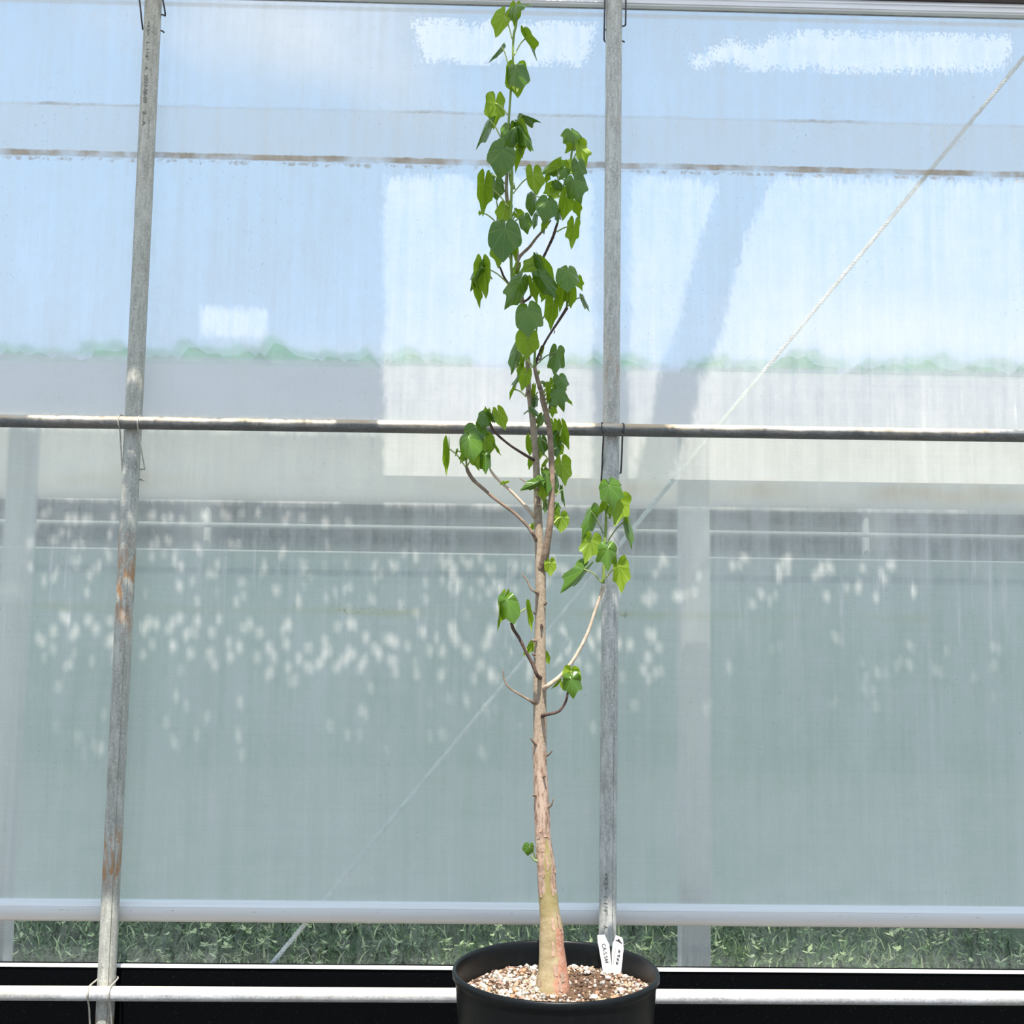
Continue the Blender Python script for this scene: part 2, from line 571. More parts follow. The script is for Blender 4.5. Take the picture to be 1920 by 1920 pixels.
M['film_up'] = film_mat('dusty_clear_film', 0.32, 0.17, 0.05, (0.97, 0.99, 1.0), 0.30, feats_upper, ior=1.03)
M['film_cur'] = film_mat('hazy_curtain_film', 0.47, 0.19, 0.10, (0.90, 0.98, 0.94), 0.50, feats_curtain, ior=1.05)
M['film_clear'] = film_mat('thin_clear_film', 0.10, 0.09, 0.07, (0.95, 0.98, 0.96), 0.1, feats_clear, transparent=True)


def rope_mat():
    return simple('pale_nylon_rope', (0.92, 0.90, 0.84), 0.7, 0.2, 90)


M['rope'] = rope_mat()


def leaf_mat():
    mt, t = mat_new('leaf_green')
    uv = nd(t, 'ShaderNodeUVMap')
    sp = nd(t, 'ShaderNodeSeparateXYZ')
    lk(t, uv.outputs[0], sp.inputs[0])
    th = math_(t, 'ABSOLUTE', math_(t, 'MULTIPLY', math_(t, 'SUBTRACT', sp.outputs[0], 0.5), 2*math.pi))
    r = sp.outputs[1]
    d = None
    for a in (0.0, 0.72, 1.45):
        k = math_(t, 'ABSOLUTE', math_(t, 'SUBTRACT', th, a))
        d = k if d is None else math_(t, 'MINIMUM', d, k)
    d = math_(t, 'MULTIPLY', d, math_(t, 'ADD', r, 0.05))
    vein = ramp(t, d, [(0.003, 1.0), (0.020, 0.0)])
    quilt = ramp(t, d, [(0.0, 0.0), (0.12, 1.0)])
    oi = nd(t, 'ShaderNodeObjectInfo')
    rn = oi.outputs['Random']
    nz = noise(t, coords(t, 1, 1, 1), 60.0, 3.0)
    up = mixc(t, rn, (0.058, 0.145, 0.010), (0.115, 0.235, 0.018))
    up = mixc(t, ramp(t, nz, [(0.35, 0.0), (0.7, 0.35)]), up, (0.07, 0.13, 0.02))
    up = mixc(t, math_(t, 'MULTIPLY', vein, 0.35), up, (0.30, 0.42, 0.16))
    lo = mixc(t, rn, (0.20, 0.31, 0.020), (0.32, 0.45, 0.028))
    lo = mixc(t, math_(t, 'MULTIPLY', vein, 0.6), lo, (0.50, 0.62, 0.16))
    g = nd(t, 'ShaderNodeNewGeometry')
    c = mixc(t, g.outputs['Backfacing'], up, lo)
    ro = math_(t, 'MULTIPLY_ADD', g.outputs['Backfacing'], 0.25, 0.24)
    pb = principled(t, c, ro, 0, 0.6, quilt, 0.45, 0.0015)
    tl = nd(t, 'ShaderNodeBsdfTranslucent')
    lk(t, mixc(t, math_(t, 'MULTIPLY', vein, 0.4), (0.34, 0.55, 0.02), (0.55, 0.70, 0.12)), tl.inputs[0])
    ms = nd(t, 'ShaderNodeMixShader')
    lk(t, math_(t, 'MULTIPLY_ADD', g.outputs['Backfacing'], 0.22, 0.18), ms.inputs[0])
    lk(t, pb.outputs[0], ms.inputs[1])
    lk(t, tl.outputs[0], ms.inputs[2])
    return finish(mt, t, ms)


M['leaf'] = leaf_mat()
M['stalk'] = simple('pale_green_stalk', (0.52, 0.60, 0.20), 0.45, 0.1, 60)
M['stalk_d'] = simple('dull_green_stalk', (0.25, 0.33, 0.14), 0.45, 0.15, 60)
M['greenstem'] = simple('green_stem', (0.24, 0.34, 0.07), 0.5, 0.2, 50, stretch=(1, 1, 0.2))
M['darkbark'] = simple('dark_brown_bark', (0.11, 0.065, 0.05), 0.75, 0.4, 70, bstr=0.6)
M['midbark'] = simple('brown_bark', (0.29, 0.205, 0.145), 0.75, 0.35, 70, bstr=0.6)
M['palebark'] = simple('pale_tan_bark', (0.62, 0.50, 0.38), 0.7, 0.25, 70, bstr=0.6)
M['flake'] = simple('curling_bark_flake', (0.50, 0.33, 0.24), 0.8, 0.35, 80, bstr=0.6)


def trunk_mat(zbase):
    mt, t = mat_new('trunk_bark')
    cc = nd(t, 'ShaderNodeTexCoord')
    sp = nd(t, 'ShaderNodeSeparateXYZ')
    lk(t, cc.outputs['Object'], sp.inputs[0])
    Z = math_(t, 'SUBTRACT', sp.outputs[2], zbase)             # height above the soil
    n1 = noise(t, coords(t, 1, 1, 0.26), 170.0, 6.0, 0.7)      # vertical fissures
    n2 = noise(t, coords(t, 1, 1, 1.6), 36.0, 6.0, 0.68)
    n3 = noise(t, coords(t, 1, 1, 1.0), 160.0, 4.0, 0.7)
    n4 = noise(t, coords(t, 1, 1, 0.35), 34.0, 4.0, 0.6)
    n5 = noise(t, coords(t, 0.3, 0.3, 1), 60.0, 3.0, 0.6)
    n6 = noise(t, coords(t, 1, 1, 0.6), 22.0, 4.0, 0.6)
    hi = mixc(t, ramp(t, n3, [(0.35, 0.0), (0.65, 1.0)]), (0.34, 0.255, 0.18), (0.50, 0.40, 0.30))
    hi = mixc(t, ramp(t, n5, [(0.56, 0.0), (0.66, 0.3)]), hi, (0.5, 0.42, 0.34))
    mid = mixc(t, ramp(t, n1, [(0.36, 0.0), (0.55, 1.0)]), (0.26, 0.15, 0.10), (0.60, 0.44, 0.34))
    low = mixc(t, ramp(t, n2, [(0.35, 0.0), (0.65, 1.0)]), (0.40, 0.30, 0.155), (0.58, 0.46, 0.28))
    low = mixc(t, ramp(t, n3, [(0.55, 0.0), (0.7, 0.4)]), low, (0.30, 0.26, 0.10))
    z1 = math_(t, 'MULTIPLY_ADD', math_(t, 'SUBTRACT', n2, 0.5), 0.15, Z)
    a = ramp(t, z1, [(0.42, 0.0), (0.56, 1.0)])
    c = mixc(t, a, mid, hi)
    # bare greenish-yellow wood: front centre, narrow above and full width at the foot
    X = sp.outputs[0]
    zc = ramp(t, Z, [(0.0, 0.045), (0.15, 0.034), (0.188, 0.026), (0.20, 0.010), (0.28, 0.007), (0.34, 0.0)])
    zcs = nd(t, 'ShaderNodeSeparateColor')
    lk(t, zc, zcs.inputs[0])
    axis = math_(t, 'MULTIPLY_ADD', Z, -0.05, -0.006)
    dx = math_(t, 'ABSOLUTE', math_(t, 'SUBTRACT', X, axis))
    dx = math_(t, 'MULTIPLY_ADD', math_(t, 'SUBTRACT', n4, 0.5), 0.012, dx)
    k = math_(t, 'DIVIDE', math_(t, 'SUBTRACT', zcs.outputs[0], dx), 0.003, clamp=True)
    c = mixc(t, k, c, low)
    grn = ramp(t, Z, [(0.14, 0.0), (0.20, 0.6)])
    c = mixc(t, math_(t, 'MULTIPLY', k, grn), c, (0.33, 0.28, 0.08))
    # orange-pink patches of thin bark, low on the right
    px = math_(t, 'MULTIPLY_ADD', math_(t, 'SUBTRACT', n6, 0.5), 0.075, math_(t, 'SUBTRACT', X, math_(t, 'MULTIPLY_ADD', Z, -0.01, 0.002)))
    pk = math_(t, 'DIVIDE', px, 0.004, clamp=True)
    pz = ramp(t, Z, [(0.0, 0.3), (0.02, 1.0), (0.155, 1.0), (0.175, 0.0)])
    pk = math_(t, 'MULTIPLY', pk, pz)
    pc = mixc(t, ramp(t, n3, [(0.4, 0.0), (0.62, 1.0)]), (0.50, 0.22, 0.13), (0.66, 0.38, 0.27))
    c = mixc(t, pk, c, pc)
    bh = math_(t, 'ADD', n1, math_(t, 'MULTIPLY', n3, 0.5))
    return finish(mt, t, principled(t, c, 0.75, 0, 0.3, bh, 0.5, 0.0025))


# ---------------------------------------------------------------- setting: floor, ground, wall, ceiling
fl = MB()
fl.box((-8, -9, -0.06), (8, 0.10, 0.0))
tag(fl.out('floor', M['floor'], smooth=False), kind='structure')


def ground_mat():
    mt, t = mat_new('grassy_ground')
    n1 = noise(t, coords(t, 1, 1, 1), 6.0, 6.0, 0.7)
    n2 = noise(t, coords(t, 1, 1, 1), 60.0, 3.0, 0.7)
    c = mixc(t, ramp(t, n1, [(0.35, 0.0), (0.65, 1.0)]), (0.05, 0.085, 0.03), (0.11, 0.16, 0.07))
    c = mixc(t, ramp(t, n2, [(0.5, 0.0), (0.7, 0.4)]), c, (0.20, 0.24, 0.15))
    cc = nd(t, 'ShaderNodeTexCoord')
    sp = nd(t, 'ShaderNodeSeparateXYZ')
    lk(t, cc.outputs['Object'], sp.inputs[0])
    yy = math_(t, 'MULTIPLY_ADD', math_(t, 'SUBTRACT', n1, 0.5), 0.8, sp.outputs[1])
    pathc = mixc(t, ramp(t, n1, [(0.35, 0.0), (0.65, 1.0)]), (0.10, 0.135, 0.13), (0.155, 0.185, 0.18))
    c = mixc(t, ramp(t, math_(t, 'DIVIDE', yy, 4.0), [(0.36, 0.0), (0.46, 1.0)]), c, pathc)
    return finish(mt, t, principled(t, c, 0.9, 0, 0.2))


M['ground'] = ground_mat()
gr = MB()
NG = 24
gv, gf = [], []
for j in range(NG+1):
    for i in range(NG+1):
        x = -40+80*i/NG
        y = 0.12+70*(j/NG)**2.2
        gv.append(Vector((x, y, -0.03+0.02*mn.noise(Vector((x*.3, y*.3, 0))))))
for j in range(NG):
    for i in range(NG):
        a = j*(NG+1)+i
        gf.append((a, a+1, a+NG+2, a+NG+1))
tag(link_mesh('trim_5', gv, gf, M['ground']), kind='structure', label='green grassy ground beyond the film wall')

XL, XR = -3.2, 3.4


def sheet(name, z0, z1, Y, mat, parent=None, wav=0.0):
    nx, nz = 60, 24
    vs, fs = [], []
    for j in range(nz+1):
        for i in range(nx+1):
            x = XL+(XR-XL)*i/nx
            z = z0+(z1-z0)*j/nz
            vs.append(Vector((x, Y+wav*mn.noise(Vector((x*1.7, z*0.8, 3.0))), z)))
    for j in range(nz):
        for i in range(nx):
            a = j*(nx+1)+i
            fs.append((a, a+1, a+nx+2, a+nx+1))
    return link_mesh(name, vs, fs, mat, parent)


Z_CUR = zrow(690, Y_FILM)      # the lower curtain overlaps behind the fixed film from here down
wall = sheet('wall_back', Z_CUR, 3.3, Y_FILM, M['film_up'])
tag(wall, kind='structure', label='dusty translucent film wall of the greenhouse')
sheet('curtain_sheet', Z_ROLL, Z_CUR, Y_FILM, M['film_cur'], wall)
sheet('clear_sheet', Z_STRIP_T-0.004, Z_ROLL, Y_FILM+0.02, M['film_clear'], wall)

b = MB()
b.box((XL, 0.026, Z_STRIP_B), (XR, 0.036, Z_STRIP_T))
tag(b.out('trim_1', M['whitestrip'], smooth=False), kind='structure')
b = MB()
b.box((XL, 0.030, 0.0), (XR, 0.068, Z_STRIP_B))
tag(b.out('baseboard_back', M['liner'], smooth=False), kind='structure')
ztr = zrow(8, 0.03, 1000)
b = MB()
b.box((XL, 0.022, ztr), (XR, 0.038, ztr+0.030))
b.box((XL, 0.018, ztr+0.004), (XR, 0.024, ztr+0.007))
b.box((XL, 0.018, ztr+0.019), (XR, 0.024, ztr+0.022))
tag(b.out('trim_2', M['channel'], smooth=False), kind='structure')
b = MB()
b.box((XL, 0.015, ztr+0.030), (XR, 0.10, ztr+0.13))
tag(b.out('trim_3', M['darkwood'], smooth=False), kind='structure')


# added unseen cloth: its openings shape the sunlight on the film
def cloth_mat():
    mt, t = mat_new('white_sun_mask')
    nz = noise(t, coords(t, 1, 1, 1), 40.0, 3.0)
    c = mixc(t, nz, (0.70, 0.72, 0.72), (0.82, 0.83, 0.82))
    df = nd(t, 'ShaderNodeBsdfDiffuse')
    tl = nd(t, 'ShaderNodeBsdfTranslucent')
    lk(t, c, df.inputs[0])
    lk(t, c, tl.inputs[0])
    ms = nd(t, 'ShaderNodeMixShader')
    ms.inputs[0].default_value = 0.42
    lk(t, df.outputs[0], ms.inputs[1])
    lk(t, tl.outputs[0], ms.inputs[2])
    return finish(mt, t, ms)


M['cloth'] = cloth_mat()
H_CLOTH = 2.95


def to_cloth(px, py):
    p = P(px, py, Y_FILM)
    k = (H_CLOTH-p.z)/SUN_DIR.z
    q = p+SUN_DIR*k
    return q.x, q.y


def inpoly(x, y, poly):
    c = False
    n = len(poly)
    for i in range(n):
        x1, y1 = poly[i]
        x2, y2 = poly[(i+1) % n]
        if (y1 > y) != (y2 > y) and x < (x2-x1)*(y-y1)/(y2-y1)+x1:
            c = not c
    return c


OPEN = [[(720, 330), (1112, 335), (1112, 955), (720, 945)],
        [(1180, 335), (1345, 335), (1180, 920)],
        [(1440, 335), (1990, 340), (1990, 900), (1800, 955), (1245, 950)],
        [(374, 574), (500, 578), (500, 632), (374, 632)],
        [(770, 40), (1120, 40), (1090, 122), (800, 118)],
        [(1290, 100), (1500, 62), (1800, 62), (1900, 70), (1880, 128), (1560, 136), (1300, 116)],
        [(80, 905), (640, 925), (640, 945), (80, 930)],
        [(-200, 780), (720, 790), (720, 812), (-200, 800)]]
POLYS = [[to_cloth(*p) for p in pl] for pl in OPEN]
# rows of small gaps, cut to throw light dapples on the film
dap = []


def dap_at(px, py, s):
    for _ in range(rnd.randint(1, 3)):
        x, y = to_cloth(px+rnd.uniform(-8, 8), py+rnd.uniform(-7, 7))
        dap.append((x, y, s*rnd.uniform(0.0055, 0.0105), s*rnd.uniform(0.0032, 0.0058)))


for k in range(16):
    dap_at(90+k*37+rnd.uniform(-8, 8), 965+rnd.uniform(-6, 14), 0.95)
for row in range(7):
    for k in range(22):
        if rnd.random() < 0.55:
            px = 70+k*42+rnd.uniform(-14, 14)
            dap_at(px, 990+row*18+0.06*px+rnd.uniform(-9, 9), 0.75)
for row in range(5):
    for k in range(28):
        if rnd.random() < 0.78:
            px = 80+k*42+(21 if row % 2 else 0)+rnd.uniform(-8, 8)
            dap_at(px, 1155+row*21+0.03*px+rnd.uniform(-5, 5), 1.15 if row < 3 else 0.85)
for k in range(40):
    px = rnd.uniform(60, 1150)
    dap_at(px, rnd.uniform(1265, 1410), 0.6)
for k in range(26):
    dap_at(rnd.uniform(1180, 1880), rnd.uniform(1190, 1330), 0.6)
for k in range(60):
    dap_at(rnd.uniform(760, 1800), rnd.uniform(1050, 1130), 0.9)
CX0, CX1, CY0, CY1 = -2.3, 2.4, -1.36, 0.05
nx, ny = 1250, 712
cellx, celly = (CX1-CX0)/nx, (CY1-CY0)/ny
hole = set()
for pl in POLYS:
    x0 = min(p[0] for p in pl)
    x1 = max(p[0] for p in pl)
    y0 = min(p[1] for p in pl)
    y1 = max(p[1] for p in pl)
    for i in range(max(0, int((x0-CX0)/cellx)), min(nx, int((x1-CX0)/cellx)+1)):
        for j in range(max(0, int((y0-CY0)/celly)), min(ny, int((y1-CY0)/celly)+1)):
            jx = .008*mn.noise(Vector((3.1, j*.03, 0)))+rnd.gauss(0, .006)
            jy = (.014*mn.noise(Vector((i*.05, 0, 1)))+.010*mn.noise(Vector((i*.31, 5, 1))) if len(pl) != 4 or pl is not POLYS[3] else 0)+rnd.gauss(0, .005)
            if inpoly(CX0+(i+.5)*cellx+jx, CY0+(j+.5)*celly+jy, pl):
                hole.add((i, j))
for (x, y, a, bb) in dap:
    for i in range(int((x-a-CX0)/cellx), int((x+a-CX0)/cellx)+1):
        for j in range(int((y-bb-CY0)/celly), int((y+bb-CY0)/celly)+1):
            dx = (CX0+(i+.5)*cellx-x)/a
            dy = (CY0+(j+.5)*celly-y)/bb
            if dx*dx+dy*dy < 1:
                hole.add((i, j))
# merge the solid cells of each row into long strips to keep the mesh small
cv, cf = [], []
for j in range(ny):
    i = 0
    while i < nx:
        if (i, j) in hole:
            i += 1
            continue
        k = i
        while k < nx and (k, j) not in hole:
            k += 1
        xa, xb = CX0+i*cellx, CX0+k*cellx
        ya, yb = CY0+j*celly, CY0+(j+1)*celly
        o = len(cv)
        cv += [Vector((xa, ya, H_CLOTH)), Vector((xb, ya, H_CLOTH)), Vector((xb, yb, H_CLOTH)), Vector((xa, yb, H_CLOTH))]
        cf.append((o, o+1, o+2, o+3))
        i = k
tag(link_mesh('sun_mask', cv, cf, M['cloth'], smooth=False), kind='structure', label='added unseen white cloth with gaps cut for sun patches')


# ---------------------------------------------------------------- steel posts, rails and clips
def ext(p, q, z=None, x=None):
    d = q-p
    if z is not None:
        return p+d*((z-p.z)/d.z)
    return p+d*((x-p.x)/d.x)


def post_axis(a, b):
    p, q = P(*a, 0.0), P(*b, 0.0)
    return ext(p, q, z=0.0), ext(p, q, z=2.93)


R_POST = 0.0214
lp0, lp1 = post_axis((196, 1919), (287.8, 0))
rp0, rp1 = post_axis((1138.6, 1800), (1151.5, 0))


def stamp(text, axis0, axis1, ytop, ybot, height, side, mat, parent, pxc):
    """lettering wrapped on a post, read downwards"""
    cu = bpy.data.curves.new('lettering', 'FONT')
    cu.body = text
    ob = bpy.data.objects.new('lettering_source', cu)
    COL.objects.link(ob)
    dg = bpy.context.evaluated_depsgraph_get()
    me = bpy.data.meshes.new_from_object(ob.evaluated_get(dg))
    COL.objects.unlink(ob)
    bpy.data.objects.remove(ob)
    vs = [v.co.copy() for v in me.vertices]
    x0, x1 = min(v.x for v in vs), max(v.x for v in vs)
    y0, y1 = min(v.y for v in vs), max(v.y for v in vs)
    zt, zb = P(pxc, ytop, -R_POST).z, P(pxc, ybot, -R_POST).z
    out = []
    for v in vs:
        z = zt+(zb-zt)*(v.x-x0)/(x1-x0)
        a = side+((v.y-y0)/(y1-y0)-0.5)*height/R_POST
        c = ext(axis0, axis1, z=z)
        rr = R_POST+0.0013
        out.append(Vector((c.x+rr*math.sin(a), c.y-rr*math.cos(a), z)))
    fs = [tuple(p.vertices) for p in me.polygons]
    o = link_mesh('stamped_lettering', out, fs, mat, parent, smooth=False)
    bpy.data.meshes.remove(me)
    return o


def weld_line(mb, a0, a1, side):
    pass


M['postL'] = galvanised('rusty_galvanised_post', (0.54, 0.53, 0.47), rust_spots=((zrow(1110, 0)-0.0, 0.16, 0.9), (zrow(1590, 0), 0.05, 1.0), (zrow(1640, 0), 0.06, 0.8), (zrow(1925, 0), 0.035, 1.0)))
M['postR'] = galvanised('galvanised_post', (0.60, 0.60, 0.56), rust_spots=((zrow(700, 0), 0.2, 0.25),))
# the posts' material reads height above the floor, so each root stands at z = 0
for (a0, a1, mt, lab, texts, pxc) in (
        (lp0, lp1, M['postL'], 'leaning grey galvanised steel post with orange rust, at the left', (('<KS>', 40, 66, .008), ('1-1/4"', 79, 113, .0085), ('A', 125, 131, .008), ('2023-06-09', 140, 193, .0095), ('2--A', 208, 236, .008)), 278),
        (rp0, rp1, M['postR'], 'upright grey galvanised steel post close behind the potted tree', (('<KS>', 1637, 1668, .009), ('1-1/4"', 1681, 1714, .0095), ('A', 1735, 1742, .009)), 1140)):
    root = thing('steel_post', lab, 'post', (a0.x, a0.y, 0.0))
    mb = MB()
    n = 30
    mb.tube([a0.lerp(a1, i/n) for i in range(n+1)], R_POST, 28)
    mb.out('pipe', mt, root)
    for (tx, ya, yb, hh) in texts:
        stamp(tx, a0, a1, ya, yb, hh, -0.12 if pxc < 500 else -0.32, M['ink'] if pxc < 500 else M['ink'], root, pxc)
    sl = MB()
    off = Vector((R_POST*0.99*math.sin(0.5), -R_POST*0.99*math.cos(0.5), 0))
    sl.tube([a0+off, a1+off], 0.0011, 6)
    sl.out('weld_seam', mt, root)

R_RAIL = 0.0160
Y_RAIL = -(R_POST+R_RAIL)


def rail(px0, py0, px1, py1, rad, mat, lab):
    p, q = P(px0, py0, Y_RAIL), P(px1, py1, Y_RAIL)
    a, c = ext(p, q, x=-2.4), ext(p, q, x=2.6)
    mb = MB()
    n = 40
    mb.tube([a.lerp(c, i/n) for i in range(n+1)], rad, 28)
    o = mb.out('steel_rail', mat)
    return tag(o, lab, 'rail')


rail(0, 789, 1920, 817.5, R_RAIL, M['rail'], 'thin horizontal steel rail with sunlit tan top in its colour, crossing mid-height behind the tree')
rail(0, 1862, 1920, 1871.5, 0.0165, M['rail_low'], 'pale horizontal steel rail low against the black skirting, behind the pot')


def clip(name_label, paths, mat, r=0.0022):
    base = P(*paths[0][0])
    root = thing('wire_clip', name_label, 'clip', base)
    for pts in paths:
        p3 = [P(*q) for q in pts]
        pp, rr = crom(p3, [r]*len(p3), 5)
        mb = MB()
        mb.tube(pp, rr, 8)
        mb.out('wire_leg', mat, root)
    return root


def cr(x0, y0, s, pts):
    return [(x0+x/s, y0+y/s, Y) for (x, y, Y) in pts]


YF = Y_RAIL-R_RAIL-0.003
clip('dark spring wire clip on the right post where the middle rail crosses', [
    cr(1100, 760, 12, [(372, 420, -.018), (345, 395, Y_RAIL), (338, 470, YF+.006), (362, 590, YF), (378, 690, Y_RAIL), (362, 1000, -.02), (346, 1400, -.004), (330, 1720, .01), (350, 1770, .022), (540, 1785, .028), (735, 1790, .02), (765, 1790, .01)]),
    cr(1100, 760, 12, [(790, 430, -.018), (815, 412, Y_RAIL), (838, 450, YF+.006), (828, 580, YF), (806, 690, Y_RAIL), (792, 1100, -.012), (772, 1450, .0), (748, 1525, .022), (540, 1530, .028), (370, 1500, .015)])], M['clip'])
clip('wire clip with pale hooks on the left post at the middle rail', [
    cr(0, 560, 4, [(925, 881, -.018), (903, 872, Y_RAIL), (887, 890, YF+.006), (886, 935, YF), (899, 985, Y_RAIL), (907, 1120, -.015), (920, 1325, .005), (930, 1338, .022), (1000, 1350, .028), (1060, 1358, .02), (1078, 1366, .01)]),
    cr(0, 560, 4, [(1085, 885, -.018), (1055, 876, Y_RAIL), (1036, 896, YF+.006), (1031, 940, YF), (1045, 1030, -.035), (1068, 1180, -.024), (1084, 1272, -.005), (1070, 1279, .02), (1000, 1282, .028), (940, 1278, .018)])], M['clip_pale'], 0.0019)
clip('dark wire clip at the top of the left post', [
    cr(240, 0, 7.68, [(140, -180, -.03), (155, -60, -.024), (168, 20, -.018), (207, 375, .005), (228, 425, .022), (350, 430, .028), (478, 442, .018), (516, 465, .008)]),
    cr(240, 0, 7.68, [(478, -180, -.03), (494, -50, -.02), (508, 30, -.014), (536, 217, .0), (488, 210, .022), (340, 205, .028)])], M['clip'])
clip('dark wire clip at the top of the right post', [
    cr(1100, 0, 19.2, [(660, -400, -.03), (655, 0, -.018), (640, 700, -.005), (626, 1350, .005), (640, 1450, .012), (690, 1505, .024), (950, 1490, .028), (1270, 1475, .02), (1350, 1512, .01)]),
    cr(1100, 0, 19.2, [(1420, -400, -.03), (1410, 0, -.016), (1402, 800, .0), (1375, 915, .008), (1280, 945, .022), (950, 1000, .028), (660, 1075, .016)])], M['clip'])
clip('pale bent wire clip on the left post at the low rail', [
    cr(0, 1520, 4.8, [(885, 1505, .022), (868, 1525, .0), (806, 1578, -.035), (788, 1620, YF+.002), (786, 1680, YF), (802, 1770, -.03), (806, 1860, -.022), (814, 1990, -.01)]),
    cr(0, 1520, 4.8, [(1045, 1490, .022), (1062, 1505, .005), (1040, 1535, -.02), (998, 1580, -.045), (980, 1630, YF), (976, 1690, YF), (996, 1770, -.035), (1003, 1860, -.026), (1012, 1990, -.012)])], M['clip_pale'], 0.0021)

# white roller at the curtain's hem
p, q = P(0, 1704.5, 0.045), P(1920, 1720, 0.045)
mb = MB()
a, c = ext(p, q, x=XL+.1), ext(p, q, x=XR-.1)
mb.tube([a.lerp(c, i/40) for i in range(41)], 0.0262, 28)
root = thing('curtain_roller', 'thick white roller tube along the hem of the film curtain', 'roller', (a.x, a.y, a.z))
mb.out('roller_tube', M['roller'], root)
hem = MB()
hem.tube([a.lerp(c, i/40)+Vector((0, -0.0225, 0.0135)) for i in range(41)], 0.0012, 6)
hem.out('film_edge', M['whitestrip'], root)

# rope behind the film: three laid strands
r0, r1 = P(430, 1903, 0.09), P(2300, -350, 0.09)
L = (r1-r0).length
ax = (r1-r0).normalized()
e1 = ax.cross(Vector((0, 1, 0))).normalized()
e2 = ax.cross(e1)
root = thing('rope', 'pale twisted rope running diagonally up to the right behind the film', 'rope', r0)
nseg = 520
for k in range(3):
    pts = []
    for i in range(nseg+1):
        s = i/nseg
        an = 2*math.pi*(s*L/0.030+k/3)
        pts.append(r0+ax*(s*L)+e1*(0.0034*math.cos(an))+e2*(0.0034*math.sin(an)))
    mb = MB()
    mb.tube(pts, 0.0035, 6)
    mb.out('strand', M['rope'], root)

# ---------------------------------------------------------------- beyond the film
YT = -0.5                                        # the tree stands here
ZG = -0.02
# two pale posts close outside
M['opost'] = simple('pale_lilac_grey_post', (0.95, 0.86, 0.80), 0.7, 0.05, 14)
for (x0, x1, lab, ytop) in ((-40, 4, 'pale grey outdoor post beyond the film at the far left edge', 806), (1279, 1334, 'pale grey outdoor post standing beyond the film right of the steel post', 806)):
    Yp = 0.26
    pa, pb = P(x0, 1770, Yp), P(x1, 1770, Yp)
    zt = zrow(ytop, Yp)
    mb = MB()
    mb.box((pa.x, Yp, ZG), (pb.x, Yp+0.08, zt))
    o = mb.out('outdoor_post', M['opost'], smooth=False)
    bm = bmesh.new()
    bm.from_mesh(o.data)
    bmesh.ops.bevel(bm, geom=list(bm.edges), offset=0.008, segments=2, affect='EDGES')
    bm.to_mesh(o.data)
    bm.free()
    tag(o, lab, 'post')

# grass and weeds just outside
M['gr1'] = simple('dark_grass', (0.07, 0.13, 0.04), 0.6, 0.3, 20)
M['gr2'] = simple('mid_grass', (0.18, 0.27, 0.09), 0.55, 0.3, 20)
M['gr3'] = simple('highlight_grass', (0.62, 0.68, 0.32), 0.5, 0.3, 20)  # pale blades carry highlights and light dapples in their colour
mb = MB()
for i in range(17000):
    x = rnd.uniform(-1.9, 1.9)
    y = 0.13+1.6*rnd.random()**1.3
    if .18 < y < .42 and (x < -1.2 or .36 < x < .70):
        continue
    ln = rnd.uniform(0.025, 0.075)
    w = rnd.uniform(0.0015, 0.0042)
    an = rnd.uniform(0, 6.28)
    lean = rnd.uniform(0.3, 1.1)
    d = Vector((math.cos(an)*lean, math.sin(an)*lean, 1.0)).normalized()
    sd = Vector((-math.sin(an), math.cos(an), 0))*w
    b0 = Vector((x, y, -0.03))
    m_ = b0+d*ln*0.55
    tp = b0+d*ln+Vector((math.cos(an), math.sin(an), -0.6))*ln*0.25
    u = rnd.random()
    mb.add([b0-sd, b0+sd, m_+sd*.8, m_-sd*.8, tp], [(0, 1, 2, 3), (3, 2, 4)], 0 if u < .5 else (1 if u < .86 else 2))
for i in range(900):
    x, y = rnd.uniform(-1.9, 1.9), rnd.uniform(.45, 1.5)
    z = rnd.uniform(-.02, .03)
    u = rnd.random()
    for k in range(rnd.randint(4, 8)):
        an = rnd.uniform(0, 6.28)
        ln = rnd.uniform(.012, .030)
        d = Vector((math.cos(an), math.sin(an)*.7, rnd.uniform(-.2, .7)))*ln
        sd = Vector((-math.sin(an), math.cos(an), rnd.uniform(-.3, .3)))*ln*.28
        b0 = Vector((x, y, z))
        mb.add([b0, b0+d*.5-sd, b0+d, b0+d*.5+sd], [(0, 1, 2, 3)], 1 if u < .55 else 2)
o = mb.out('grass', None, mats=[M['gr1'], M['gr2'], M['gr3']])
tag(o, 'dark green grass and weeds growing outside, below the white roller', 'grass', kind='stuff')

# the neighbouring greenhouse


def far_film(name, col):
    mt, t = mat_new(name)
    nz = noise(t, coords(t, 2, 1, .3), 1.2, 4.0)
    c = mixc(t, 1.0, col, ramp(t, nz, [(0.3, 0.92), (0.7, 1.08)]), 'MULTIPLY')
    df = nd(t, 'ShaderNodeBsdfDiffuse')
    tl = nd(t, 'ShaderNodeBsdfTranslucent')
    lk(t, c, df.inputs[0])
    lk(t, c, tl.inputs[0])
    ms = nd(t, 'ShaderNodeMixShader')
    ms.inputs[0].default_value = 0.4
    lk(t, df.outputs[0], ms.inputs[1])
    lk(t, tl.outputs[0], ms.inputs[2])
    return finish(mt, t, ms)


